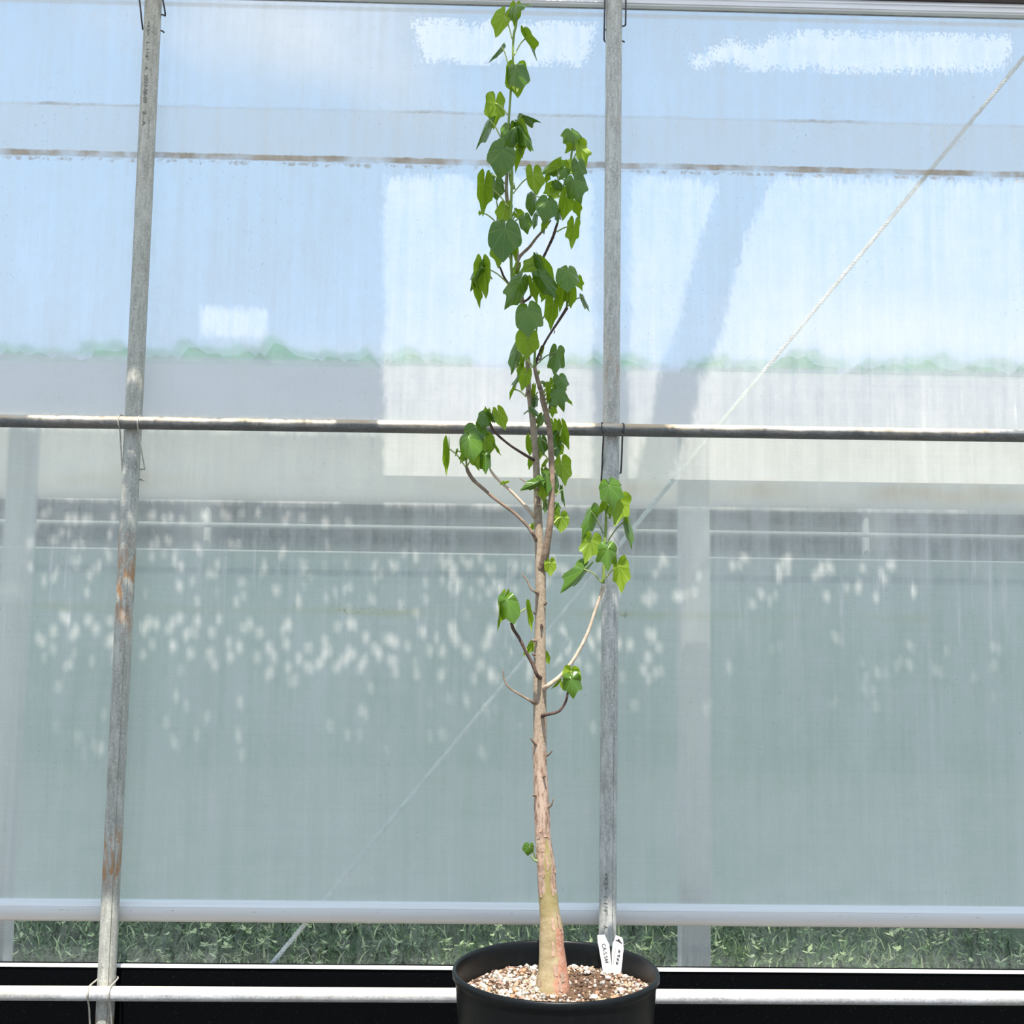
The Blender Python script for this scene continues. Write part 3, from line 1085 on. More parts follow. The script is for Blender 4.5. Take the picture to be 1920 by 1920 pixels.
M['nroof'] = far_film('lilac_grey_roof_film', (0.34, 0.35, 0.42))
M['neave'] = far_film('beige_grey_side_film', (0.46, 0.45, 0.42))
M['ncurt'] = simple('grey_green_side_curtain', (0.17, 0.225, 0.215), 0.6, 0.12, 1.0, stretch=(2, 1, .2))
M['npipe'] = simple('pale_neighbour_pipe', (0.60, 0.60, 0.56), 0.5, 0.1, 10)
M['ncrop'] = simple('dark_crop_foliage', (0.05, 0.21, 0.18), 0.8, 0.4, 6)
YN = 6.0
nb = thing('neighbouring_greenhouse', 'neighbouring greenhouse with grey roof and dark open side, blurred beyond the film', 'greenhouse', (0, YN, ZG))
NX0, NX1 = -11, 12
ze, zc1, zr = zrow(950, YN), zrow(1042, YN), zrow(694, 9.0)
zm = zrow(800, YN+0.6)


def quad(name, pts, mat, parent):
    return link_mesh(name, [Vector(p) for p in pts], [(0, 1, 2, 3)], mat, parent, smooth=False)


def slab(name, y0, z0, y1, z1, mat, th=0.004):
    mb = MB()
    nrm = Vector((0, z1-z0, -(y1-y0))).normalized()*th
    vs = [Vector((NX0, y0, z0)), Vector((NX1, y0, z0)), Vector((NX1, y1, z1)), Vector((NX0, y1, z1))]
    vs += [v+nrm for v in vs]
    mb.add(vs, [(0, 1, 2, 3), (7, 6, 5, 4), (0, 4, 5, 1), (1, 5, 6, 2), (2, 6, 7, 3), (3, 7, 4, 0)])
    return mb.out(name, mat, nb, smooth=False)


slab('eave_film', YN, ze, YN+0.6, zm, M['neave'])
slab('roof_film', YN+0.6, zm, 9.0, zr, M['nroof'])
M['nnet'] = simple('dark_green_shade_net', (0.03, 0.13, 0.115), 0.8, 0.2, 3)
slab('rear_shade_net', 9.0, zr, 12.0, ze, M['nnet'])
slab('side_curtain', YN+0.02, ZG-0.1, YN+0.02, zc1, M['ncurt'])
slab('rear_wall', 11.9, ZG-0.1, 11.9, ze, M['nnet'])
for zz, rr in ((zrow(994, YN), 0.020), (zc1, 0.012)):
    mb = MB()
    mb.tube([Vector((NX0, YN-0.06, zz)), Vector((NX1, YN-0.06, zz))], rr, 10)
    mb.out('side_pipe', M['npipe'], nb)
for i in range(9):
    x = NX0+1.0+i*2.6
    mb = MB()
    mb.tube([Vector((x, YN+0.05, ZG)), Vector((x, YN+0.05, ze))], 0.03, 8)
    mb.out('side_post', M['npipe'], nb)
# crop hedge inside, one leafy plant after another
for i in range(16):
    x = NX0+0.8+i*1.42
    pl = thing('crop_plant', 'dark leafy crop plant inside the neighbouring greenhouse', 'plant', (x, YN+0.9, ZG), 'crop plants in the neighbouring greenhouse')
    mb = MB()
    for k in range(420):
        p_ = Vector((x+max(-.58, min(.58, rnd.gauss(0, .35))), YN+0.9+rnd.gauss(0, .15), ZG+rnd.uniform(.15, 2.25)))
        a = Vector((rnd.gauss(0, 1), rnd.gauss(0, 1), rnd.gauss(0, 1))).normalized()
        bb = a.orthogonal().normalized()
        s = rnd.uniform(.07, .12)
        mb.add([p_-a*s, p_+bb*s*.5, p_+a*s, p_-bb*s*.5], [(0, 1, 2, 3)])
    mb.out('foliage', M['ncrop'], pl)
    mb = MB()
    mb.tube([Vector((x, YN+0.9, ZG)), Vector((x+.05, YN+0.9, 1.2)), Vector((x, YN+0.9, 2.1))], .025, 6)
    mb.out('stem', M['midbark'], pl)

# trees on the skyline
M['tree1'] = simple('far_tree_foliage', (0.10, 0.20, 0.15), 0.8, 0.35, 2.0)
for row, Yt_ in enumerate((20.0, 26.0, 32.5)):
    px = -260+row*90
    while px < 2200:
        top = 668+0.006*px+rnd.uniform(-7, 7)+(6 if px > 600 else -6)
        tp = P(px, top, Yt_)
        h_ = tp.z-ZG
        rr = 1.35*(Yt_+2.8)/23
        t_ = thing('skyline_tree', 'bushy green tree on the skyline behind the neighbouring greenhouse, blurred by the film', 'tree', (tp.x, Yt_, ZG), 'trees on the skyline')
        bm = bmesh.new()
        bmesh.ops.create_icosphere(bm, subdivisions=4, radius=1.0)
        vs = []
        for v in bm.verts:
            d = v.co.normalized()
            k = 0.97+0.10*mn.noise(d*3+Vector((px, row, 0)))+0.10*mn.noise(d*9+Vector((px, 3, row)))
            sz = math.copysign(abs(d.z)**0.75, d.z)
            vs.append(Vector((tp.x+d.x*rr*k*1.15, Yt_+d.y*rr*k*1.1, ZG+h_*0.60+sz*h_*0.40*k)))
        fs = [tuple(v.index for v in f.verts) for f in bm.faces]
        bm.free()
        link_mesh('crown', vs, fs, M['tree1'], t_)
        mb = MB()
        mb.tube([Vector((tp.x, Yt_, ZG)), Vector((tp.x, Yt_, ZG+h_*.4))], [.16, .11], 8)
        mb.out('trunk', M['midbark'], t_)
        px += 2*1.38*1.15*F_PX/23*1.08

# ---------------------------------------------------------------- the potted tree
DT = YT-CAM.y
PXM = DT/F_PX                                    # metres per pixel at the tree
pc = P(1042, 1815, YT)
Z_RIM = pc.z
RIM = 187.5*PXM
Z_SOIL = Z_RIM-0.052
tree = thing('potted_tree', 'tall slender potted tree with pale peeling trunk, green ivy-like leaves and a black pot', 'plant', (pc.x, YT, 0.0))
prof = [(0.0, 0.0), (0.80, 0.0), (0.815, 0.006), (0.968, Z_RIM-0.021), (0.972, Z_RIM-0.018), (0.992, Z_RIM-0.016), (0.999, Z_RIM-0.013), (1.0, Z_RIM-0.007),
        (0.995, Z_RIM-0.002), (0.982, Z_RIM), (0.967, Z_RIM-0.001), (0.958, Z_RIM-0.006), (0.952, Z_RIM-0.02), (0.925, Z_SOIL-0.05), (0.90, Z_SOIL-0.08)]
mb = MB()
mb.lathe([(r*RIM, z) for r, z in prof], (pc.x, YT, 0.0), 96)
mb.out('pot', M['pot'], tree)


def soil_z(x, y):
    dx, dy = x-pc.x, y-YT
    r = math.hypot(dx, dy)
    return Z_SOIL+0.010*math.exp(-(r/0.07)**2)+0.006*mn.noise(Vector((x*14, y*14, 1)))+0.010*max(0, dx-0.02)*4*math.exp(-((dy-.05)/.08)**2)


M['soil'] = simple('brown_potting_soil', (0.16, 0.095, 0.055), 0.95, 0.5, 130, bstr=0.8, bdist=0.004)
sv, sf = [Vector((pc.x, YT, soil_z(pc.x, YT)))], []
ns, nr = 64, 22
for j in range(1, nr+1):
    for k in range(ns):
        a = 2*math.pi*k/ns
        r = 0.945*RIM*j/nr
        x, y = pc.x+r*math.cos(a), YT+r*math.sin(a)
        sv.append(Vector((x, y, soil_z(x, y)+rnd.uniform(-.0015, .0015))))
for k in range(ns):
    sf.append((0, 1+k, 1+(k+1) % ns))
for j in range(nr-1):
    for k in range(ns):
        k2 = (k+1) % ns
        a = 1+j*ns
        sf.append((a+k, a+ns+k, a+ns+k2, a+k2))
link_mesh('potting_soil', sv, sf, M['soil'], tree)
PEB = [simple('white_perlite', (0.62, 0.58, 0.51), 0.8, 0.1, 60), simple('tan_grit', (0.54, 0.41, 0.28), 0.8, 0.25, 60),
       simple('pinkish_grit', (0.50, 0.32, 0.24), 0.8, 0.25, 60), simple('orange_clay_grit', (0.56, 0.30, 0.17), 0.8, 0.2, 60), simple('dark_bark_bit', (0.13, 0.08, 0.055), 0.9, 0.3, 60),
       simple('grey_grit', (0.45, 0.42, 0.38), 0.8, 0.2, 60)]
bm = bmesh.new()
bmesh.ops.create_icosphere(bm, subdivisions=1, radius=1.0)
ICO = [v.co.copy() for v in bm.verts]
ICOF = [tuple(v.index for v in f.verts) for f in bm.faces]
bm.free()


def pebble_verts(c, s):
    e = Vector((rnd.uniform(.75, 1.3), rnd.uniform(.75, 1.2), rnd.uniform(.55, .9)))
    rot = Matrix.Rotation(rnd.uniform(0, 6.28), 3, 'Z') @ Matrix.Rotation(rnd.uniform(-.6, .6), 3, 'X')
    return [c+rot @ Vector((v.x*e.x, v.y*e.y, v.z*e.z))*s*rnd.uniform(.82, 1.12) for v in ICO]


def soil_pt():
    while True:
        r = 0.93*RIM*math.sqrt(rnd.random())
        a = rnd.uniform(0, 2*math.pi)
        x, y = pc.x+r*math.cos(a), YT+r*math.sin(a)
        brown = math.exp(-(((x-pc.x-.055)/.085)**2+((y-YT-.05)/.11)**2))
        if rnd.random() < 0.75*brown:
            continue
        return x, y, brown


mb = MB()
for i in range(3100):
    x, y, brown = soil_pt()
    s = rnd.uniform(.0018, .0043)
    u = rnd.random()
    mi = 0 if u < .27 else 1 if u < .48 else 2 if u < .66 else 3 if u < .71 else 4 if u < .92 else 5
    if brown > .5 and rnd.random() < .6:
        mi = 4
    mb.add(pebble_verts(Vector((x, y, soil_z(x, y)+s*.5)), s), ICOF, mi)
o = mb.out('grit', None, tree, smooth=False, mats=PEB)
tag(o, 'white, tan and brown grit covering the soil', kind='stuff')
for i in range(120):
    x, y, brown = soil_pt()
    s = rnd.uniform(.0050, .0082)
    u = rnd.random()
    mi = 0 if u < .48 else 1 if u < .70 else 2 if u < .82 else 3 if u < .92 else 5
    link_mesh('pebble', pebble_verts(Vector((x, y, soil_z(x, y)+s*.6)), s), ICOF, PEB[mi], tree, smooth=False)

CROP = {'A': (860, 0, 6.4), 'B': (860, 220, 6.4), 'C': (860, 470, 6.4), 'D': (820, 730, 6.4), 'E': (960, 880, 6.4), 'F': (880, 1080, 6.4), 'G': (880, 1370, 6.4), 'H': (840, 1560, 4.8)}


def px_of(c, x, y):
    x0, y0, s = CROP[c]
    return x0+x/s, y0+y/s


STEMS = []                                       # (pixel points, depth) for finding a stalk's origin


def stem(name, mat, pts, dY=0.0, n=10, label=None, bumps=0.0):
    """pts: (crop, x, y, width) in crop units, width too"""
    p3, rr, pxs = [], [], []
    for i, q in enumerate(pts):
        c, x, y, w = q[:4]
        d = q[4] if len(q) > 4 else dY
        px_, py_ = px_of(c, x, y)
        pxs.append((px_, py_, YT+d))
        p3.append(P(px_, py_, YT+d))
        rr.append(w/CROP[c][2]/2*PXM)
    STEMS.append(pxs)
    pp, r2 = crom(p3, rr, 7)
    if bumps:
        r2 = [r*(1+bumps*rnd.uniform(-1, 1)*(1 if k % 3 == 0 else .3)) for k, r in enumerate(r2)]
    mb = MB()
    mb.tube(pp, r2, n, disp=(lambda q, a: 0.10*mn.noise(q*420)) if bumps else None)
    o = mb.out(name, mat, tree)
    if label:
        o['label'] = label
    return o


# trunk
TR = [('H', 936, 1500, 330), ('H', 937, 1470, 322), ('H', 940, 1400, 308), ('H', 942, 1300, 278), ('H', 942, 1200, 246), ('H', 934, 1050, 222), ('H', 930, 900, 212), ('H', 916, 750, 180), ('H', 902, 600, 165),
      ('H', 890, 450, 162), ('H', 882, 300, 163), ('G', 905, 1500, 208), ('G', 885, 1300, 190), ('G', 872, 1000, 185), ('G', 862, 750, 176), ('G', 852, 500, 168), ('G', 843, 200, 166),
      ('F', 848, 1850, 162), ('F', 845, 1400, 158), ('F', 846, 1000, 142), ('F', 850, 600, 130), ('F', 855, 250, 130), ('E', 343, 1400, 130), ('E', 340, 1200, 128),
      ('E', 330, 1000, 112), ('E', 318, 700, 102), ('E', 308, 400, 98), ('D', 1205, 1300, 92), ('D', 1190, 1000, 84), ('D', 1180, 750, 84), ('D', 1158, 500, 80), ('D', 1138, 300, 78), ('D', 1105, 60, 70),
      ('C', 838, 1650, 66), ('C', 828, 1300, 62), ('C', 800, 1000, 62), ('C', 775, 700, 62), ('C', 735, 450, 50), ('C', 712, 250, 44), ('C', 705, 60, 46), ('B', 680, 1500, 46), ('B', 620, 1250, 46), ('B', 582, 1000, 46), ('B', 572, 850, 44), ('B', 578, 690, 40), ('B', 590, 560, 34)]
p3, rr, pxs = [], [], []
for (c, x, y, w) in TR:
    a_, b_ = px_of(c, x, y)
    p3.append(P(a_, b_, YT))
    rr.append(w/CROP[c][2]/2*PXM)
    pxs.append((a_, b_, YT))
STEMS.append(pxs)
pp, r2 = crom(p3, rr, 9)
ztop = p3[-1].z


def bark(q, a):
    z = q.z
    lowk = max(0.0, min(1.0, (1.15-z)/0.35))
    fis = mn.noise(Vector((q.x*120, q.y*120, q.z*22)))
    fine = mn.noise(q*260)
    return 0.035*fis*(0.4+lowk)+0.018*fine+0.02*mn.noise(q*30)


mb = MB()
mb.tube(pp, r2, 30, disp=bark)
pb = p3[0]
trunk = link_mesh('trunk', mb.v, mb.f, trunk_mat(Z_SOIL), tree)
trunk['label'] = 'pale trunk with peeling bark, bare yellowish wood and orange-pink patches near its foot'

# node rings and dots on the trunk are small bumps of one part
mb = MB()
for k in range(210):
    i = rnd.randrange(20, len(pp)-60)
    a = rnd.uniform(-1.5, 1.5)
    d = Vector((math.sin(a), -math.cos(a), 0))
    c = pp[i]+d*r2[i]*0.99
    s = rnd.uniform(.0005, .0010)
    mb.add([c+v*s for v in ICO], ICOF)
o = mb.out('bark_lenticels', M['palebark'], tree)
o['kind'] = 'stuff'
# peeling bark flakes as curled strips
FL = [('H', 835, 330, 40, 130, -0.5), ('H', 955, 330, 26, 60, .9), ('H', 960, 420, 22, 150, .75), ('H', 838, 500, 18, 150, -.75), ('H', 930, 470, 16, 190, .45), ('H', 845, 210, 26, 170, -.55), ('H', 905, 250, 22, 140, .2),
      ('H', 935, 800, 26, 120, .2), ('H', 1015, 780, 24, 150, .8), ('H', 955, 1010, 22, 130, .05), ('H', 1030, 860, 26, 60, 1.0), ('H', 975, 1210, 34, 90, .15), ('H', 1030, 1270, 40, 80, .6), ('H', 820, 1330, 34, 60, -.9), ('H', 1010, 1330, 30, 110, .4),
      ('G', 815, 1250, 36, 90, -.6), ('G', 900, 1240, 46, 40, .3), ('G', 860, 1350, 40, 160, -.1), ('G', 940, 1250, 34, 90, .7), ('G', 820, 1180, 30, 60, -.4), ('G', 1020, 1660, 50, 90, 1.1)]
for (c, x, y, w, h_, side) in FL:
    a_, b_ = px_of(c, x, y)
    zz = P(a_, b_, YT).z
    i = min(range(len(pp)), key=lambda k: abs(pp[k].z-zz))
    s_ = PXM/CROP[c][2]
    hw, hh = w*s_/2, h_*s_/2
    vs, fs = [], []
    for jj in range(5):
        v = -1+2*jj/4
        for ii in range(4):
            u = -1+2*ii/3
            ang = side+u*hw/r2[i]
            lift = 0.0002+0.0012*(u*u)*(0.2+0.8*rnd.random())+0.0006*abs(v)*rnd.random()
            zz2 = pp[i].z+v*hh*(1-.45*abs(u)*rnd.random())
            ang += rnd.uniform(-.3, .3)*hw/r2[i]
            j = min(range(max(0, i-14), min(len(pp), i+15)), key=lambda k: abs(pp[k].z-zz2))
            d = Vector((math.sin(ang), -math.cos(ang), 0))
            vs.append(Vector((pp[j].x, pp[j].y, zz2))+d*(r2[j]*1.01+lift))
    for jj in range(4):
        for ii in range(3):
            a = jj*4+ii
            fs.append((a, a+1, a+5, a+4))
    link_mesh('bark_flake', vs, fs, M['flake'], tree)

# stems and branches
stem('branch', M['midbark'], [('E', 330, 1230, 100, 0.0), ('E', 375, 1130, 96, -.012), ('E', 405, 1000, 92, -.022), ('E', 435, 800, 82, -.03), ('E', 462, 600, 80, -.035), ('E', 478, 300, 74, -.035), ('D', 1375, 1000, 72, -.035), ('D', 1362, 700, 70, -.035), ('D', 1345, 480, 66, -.03), ('D', 1310, 300, 66, -.03), ('D', 1265, 130, 66, -.03), ('C', 1000, 1720, 58, -.03), ('C', 950, 1560, 52, -.03), ('C', 912, 1400, 44, -.03)], n=16, bumps=.05, label='thick brown side stem rising close beside the trunk')
stem('branch', M['greenstem'], [('C', 908, 1400, 34), ('C', 914, 1250, 30), ('C', 920, 1100, 28), ('C', 935, 920, 26), ('C', 940, 830, 20)], -.03, label='green shoot')
stem('branch', M['darkbark'], [('C', 915, 1400, 34), ('C', 945, 1290, 32), ('C', 1010, 1150, 28), ('C', 1090, 1010, 28), ('C', 1190, 860, 32), ('C', 1260, 750, 36), ('C', 1300, 685, 40)], -.025, bumps=.1, label='dark thin branch')
stem('branch', M['greenstem'], [('C', 1295, 690, 26), ('C', 1308, 560, 24), ('C', 1320, 430, 20)], -.025, label='green shoot')
stem('branch', M['darkbark'], [('C', 770, 620, 30), ('C', 860, 550, 30, -.01), ('C', 930, 350, 30, .01), ('C', 985, 150, 32, .015), ('B', 1000, 1715, 34, .015), ('B', 1070, 1570, 34, .01), ('B', 1130, 1440, 36, 0), ('B', 1165, 1330, 34, 0), ('B', 1185, 1270, 30, 0)], 0, bumps=.1, label='dark thin branch')
stem('branch', M['greenstem'], [('B', 1185, 1280, 28), ('B', 1215, 1120, 26), ('B', 1232, 980, 24), ('B', 1245, 880, 22), ('B', 1290, 720, 22), ('B', 1340, 560, 24), ('B', 1355, 430, 28), ('B', 1385, 330, 20)], 0, label='green shoot')
stem('branch', M['midbark'], [('B', 690, 1790, 44), ('B', 735, 1670, 40), ('B', 850, 1555, 36), ('B', 930, 1450, 32), ('B', 1010, 1360, 30), ('B', 1105, 1235, 22)], .012, bumps=.06)
stem('branch', M['greenstem'], [('C', 690, 640, 34, -.005), ('C', 645, 440, 34, -.015), ('C', 635, 250, 34), ('B', 630, 1750, 36), ('B', 630, 1500, 34), ('B', 630, 1270, 34), ('B', 628, 1080, 32), ('B', 636, 850, 34), ('B', 640, 660, 34), ('B', 620, 500, 32), ('B', 600, 250, 30), ('A', 600, 1480, 28), ('A', 615, 1250, 28), ('A', 627, 1070, 28), ('A', 650, 750, 28), ('A', 652, 560, 28), ('A', 665, 400, 32), ('A', 690, 300, 30), ('A', 700, 180, 14)], -.02, n=12, label='long green leading shoot')
stem('branch', M['darkbark'], [('C', 630, 440, 30), ('C', 590, 390, 30), ('C', 540, 310, 28), ('C', 505, 220, 26), ('B', 480, 1780, 22)], -.005, bumps=.1)
stem('branch', M['stalk_d'], [('B', 460, 1260, 14), ('B', 465, 1100, 18), ('B', 455, 1000, 14)], .01)
stem('branch', M['darkbark'], [('D', 1160, 850, 44, 0), ('D', 1100, 815, 36), ('D', 900, 690, 30), ('D', 760, 580, 30), ('D', 680, 500, 32), ('D', 645, 440, 34), ('D', 632, 395, 26)], -.02, bumps=.08, label='dark thin branch curving up to the left')
stem('branch', M['palebark'], [('D', 1175, 1545, 52, 0), ('D', 1110, 1460, 44), ('D', 980, 1320, 38), ('D', 860, 1200, 36), ('D', 750, 1100, 36), ('D', 680, 1030, 34), ('D', 635, 965, 26)], -.02, bumps=.08, label='pale branch')
stem('branch', M['midbark'], [('D', 1190, 1820, 52, 0), ('D', 1150, 1740, 44), ('D', 1080, 1640, 40), ('D', 930, 1490, 38), ('D', 700, 1320, 38), ('D', 560, 1200, 40), ('D', 440, 1095, 46), ('D', 375, 1000, 48), ('D', 350, 930, 32)], -.03, bumps=.08, label='long brown branch curving up to the left')
stem('branch', M['greenstem'], [('D', 352, 950, 26), ('D', 345, 850, 22), ('D', 330, 780, 18)], -.03)
stem('branch', M['palebark'], [('F', 890, 1360, 66, 0), ('F', 940, 1320, 56), ('F', 1090, 1200, 46), ('F', 1230, 1035, 44), ('F', 1340, 850, 42), ('F', 1430, 660, 40), ('F', 1500, 450, 38), ('F', 1560, 280, 40), ('F', 1590, 190, 46), ('F', 1606, 120, 44)], -.03, n=12, bumps=.07, label='long pale branch curving up to the right in front of the post')
stem('branch', M['greenstem'], [('E', 1092, 1370, 40), ('E', 1103, 1200, 36), ('E', 1112, 900, 34), ('E', 1125, 700, 34), ('E', 1132, 440, 30)], -.03, label='green shoot')
stem('branch', M['darkbark'], [('F', 850, 1220, 60, -.01), ('F', 815, 1190, 44), ('F', 760, 1060, 42), ('F', 690, 930, 38), ('F', 600, 750, 36), ('F', 530, 640, 42), ('F', 505, 560, 38)], -.04, bumps=.08, label='dark branch')
stem('twig', M['midbark'], [('F', 775, 1525, 46, -.01), ('F', 740, 1500, 34), ('F', 600, 1420, 26), ('F', 490, 1350, 22), ('F', 440, 1290, 20), ('F', 412, 1210, 16), ('F', 410, 1135, 14)], -.03, bumps=.08, label='bare brown twig')
stem('twig', M['darkbark'], [('F', 880, 1680, 52, -.015), ('F', 920, 1665, 38), ('F', 1060, 1630, 32), ('F', 1125, 1565, 30), ('F', 1165, 1480, 30), ('F', 1182, 1395, 24)], -.04, bumps=.08, label='short dark twig bent upwards')
stem('twig', M['midbark'], [('F', 815, 205, 46, -.01), ('F', 790, 190, 30), ('F', 735, 150, 22), ('F', 695, 60, 20), ('E', 140, 1280, 16), ('E', 113, 1245, 12)], -.03, bumps=.08, label='bare brown twig')
stem('twig', M['midbark'], [('D', 1240, 1230, 24), ('D', 1090, 1135, 16), ('D', 985, 1065, 12)], -.03)
for (c, a, b_, e) in (('G', (795, 165, 44), (765, 130, 24), (725, 85, 14)), ('G', (930, 300, 30), (965, 275, 22), (995, 240, 12)), ('G', (950, 920, 30), (985, 890, 22), (1008, 820, 14)), ('G', (885, 560, 30), (900, 548, 26), (915, 540, 20)),
                      ('F', (800, 780, 40), (775, 775, 34), (758, 772, 24)), ('F', (905, 345, 30), (920, 330, 22), (930, 312, 12)), ('F', (785, 455, 22), (776, 440, 16), (772, 425, 10)), ('F', (870, 610, 44), (866, 590, 26), (862, 575, 12)),
                      ('F', (785, 945, 36), (768, 942, 30), (755, 938, 20)), ('D', (1085, 20, 40), (1068, 60, 30), (1058, 90, 16)), ('D', (1400, 1000, 34), (1320, 965, 34), (1298, 935, 24)), ('D', (1200, 1290, 40), (1215, 1330, 44), (1212, 1400, 30)),
                      ('D', (1330, 250, 34), (1348, 230, 26), (1355, 205, 20)), ('C', (990, 1250, 24), (985, 1290, 26), (940, 1320, 24)), ('G', (790, 780, 36), (772, 775, 30), (762, 770, 18)), ('C', (1150, 960, 16), (1148, 980, 14), (1145, 995, 8))):
    stem('twig', M['midbark'], [(c, *a, -.012), (c, *b_, -.02), (c, *e, -.026)], 0)
STEMS_N = len(STEMS)

# leaves
HEART = [(0, 1.0), (5, .95), (12, .87), (22, .81), (35, .79), (48, .79), (60, .77), (75, .71), (95, .64), (115, .59), (135, .54), (152, .47), (166, .35), (177, .10)]
IVY = [(0, 1.0), (6, .91), (14, .77), (24, .66), (34, .64), (44, .72), (52, .86), (56, .89), (61, .82), (72, .66), (86, .60), (98, .68), (104, .69), (113, .61), (135, .53), (152, .46), (166, .33), (177, .09)]


def outline(th, k):
    d = abs(math.degrees(th))

    def ev(tab):
        for (a, ra), (b, rb) in zip(tab, tab[1:]):
            if d <= b:
                return ra+(rb-ra)*(d-a)/(b-a)
        return tab[-1][1]
    return ev(HEART)*(1-k)+ev(IVY)*k


NA, NRG = 36, 6


def leaf(c, bx, by, tx, ty, w, face, org=None, dY=None, ivy=None, droop=None, fold=None, roll=None, tilt=None, tipc=None):
    b = px_of(c, bx, by)
    e = px_of(c, tx, ty)
    s = CROP[c][2]
    w = w/s*PXM
    if dY is None:
        dY = rnd.uniform(-.055, -.03) if face == 'U' else rnd.uniform(-.01, .025)
    ivy = rnd.uniform(0.15, 0.9) if ivy is None else ivy
    b3, e3 = P(*b, YT+dY), P(*e, YT+dY)
    d = e3-b3
    L_ = d.length
    d.normalize()
    mw = 1.30*(1-ivy)+1.40*ivy
    true = max(L_, w/1.55)
    t = math.acos(max(.25, min(1, L_/true)))
    if tilt is None:
        tilt = max(t, R(rnd.uniform(8, 24)))
    true = L_/math.cos(tilt)
    sx = w/(mw*true)
    fo = R(rnd.uniform(12, 30)) if fold is None else R(fold)
    if sx < 0.62:
        f2 = math.acos(max(.28, sx/0.66))
        fo = max(fo, f2)
        sx = 0.66
    else:
        sx = sx/max(.6, math.cos(fo))
    droop = rnd.uniform(0.22, 0.55) if droop is None else droop
    roll = R(rnd.uniform(-14, 14)) if roll is None else R(roll)
    n0 = Vector((0, -1, 0))
    n0 = (n0-d*n0.dot(d)).normalized()
    if face == 'L':
        n0 = -n0
    # tilt: the tip swings towards the upper side's front
    Yv = (d*math.cos(tilt)+n0*math.sin(tilt)*(1.0 if face == 'U' else 0.6)).normalized()
    Zv = (n0-Yv*n0.dot(Yv)).normalized()
    Xv = Yv.cross(Zv)
    ph1, ph2 = rnd.uniform(0, 6.28), rnd.uniform(0, 6.28)
    wv = rnd.uniform(.8, 2.0)
    asym = rnd.uniform(-.08, .08)
    tw = rnd.uniform(-.35, .35)
    tc_ = rnd.uniform(.0, .35) if tipc is None else tipc
    side = d.cross(Vector((0, -1, 0))).normalized()
    for _it in range(3):
        vs, uvs = [b3.copy()], [(0.5, 0.0)]
        for k in range(1, NRG+1):
            q = k/NRG
            for i in range(NA+1):
                th = (-1+2*i/NA)*R(177)
                r = outline(th, ivy)*q*(1+asym*math.sin(th))
                r *= 1+0.025*math.sin(7*th+ph1)*q
                x, y = r*math.sin(th)*sx, r*math.cos(th)
                ax_ = abs(x)
                z = -droop*(x*x*1.3+max(0, y)**2*.55+max(0, -y)**2*1.4)
                z += wv*(0.055*q*q*math.sin(3*th+ph2)+0.03*q*q*math.sin(5*th+ph1))
                z -= tc_*max(0, y-.55)**2*1.6
                z += 0.10*q*math.exp(-((abs(th)-1.9)/.5)**2)*wv*.6
                x2 = math.copysign(ax_*math.cos(fo), x)
                z -= ax_*math.sin(fo)
                # twist about the midrib
                ta = roll+tw*y
                x3 = x2*math.cos(ta)-z*math.sin(ta)
                z3 = x2*math.sin(ta)+z*math.cos(ta)
                vs.append(b3+(Xv*x3+Yv*y+Zv*z3)*true)
                uvs.append((0.5+th/(2*math.pi), r))
        pr = [(v-b3).dot(side) for v in vs]
        wp = max(pr)-min(pr)
        sx = max(.40, min(1.9, sx*w/wp))
    fs = []
    for i in range(NA):
        fs.append((0, 2+i, 1+i))
    for k in range(NRG-1):
        a = 1+k*(NA+1)
        g = a+NA+1
        for i in range(NA):
            fs.append((a+i, a+i+1, g+i+1, g+i))
    lf = link_mesh('leaf', vs, fs, M['leaf'], tree, uvs=uvs)
    # stalk
    o3 = None
    if org is not None:
        ob = px_of(c, *org)
        best = min(((math.hypot(q[0]-ob[0], q[1]-ob[1]), q) for stp in STEMS for q in stp), key=lambda v: v[0])
        o3 = P(*ob, best[1][2])
    else:
        best = None
        for stp in STEMS:
            for p_, q_ in zip(stp, stp[1:]):
                for u in (0, .25, .5, .75, 1):
                    m_ = [p_[k]*(1-u)+q_[k]*u for k in range(3)]
                    dd = math.hypot(m_[0]-b[0], (m_[1]-b[1])) + (8 if m_[1] < b[1] else 0)
                    if best is None or dd < best[0]:
                        best = (dd, m_)
        if best[0] < 48:
            o3 = P(*best[1])
    if o3 is not None and (o3-b3).length > .004:
        mid = (o3+b3)/2+Vector((0, 0, 0.10*(o3-b3).length))
        pts, rr_ = crom([o3, mid, b3+Zv*(-0.0004)], [.0016, .0015, .0013], 5)
        mb = MB()
        mb.tube(pts, rr_, 6)
        mb.out('leaf_stalk', M['stalk'] if face == 'L' or rnd.random() < .4 else M['stalk_d'], lf)
    return lf


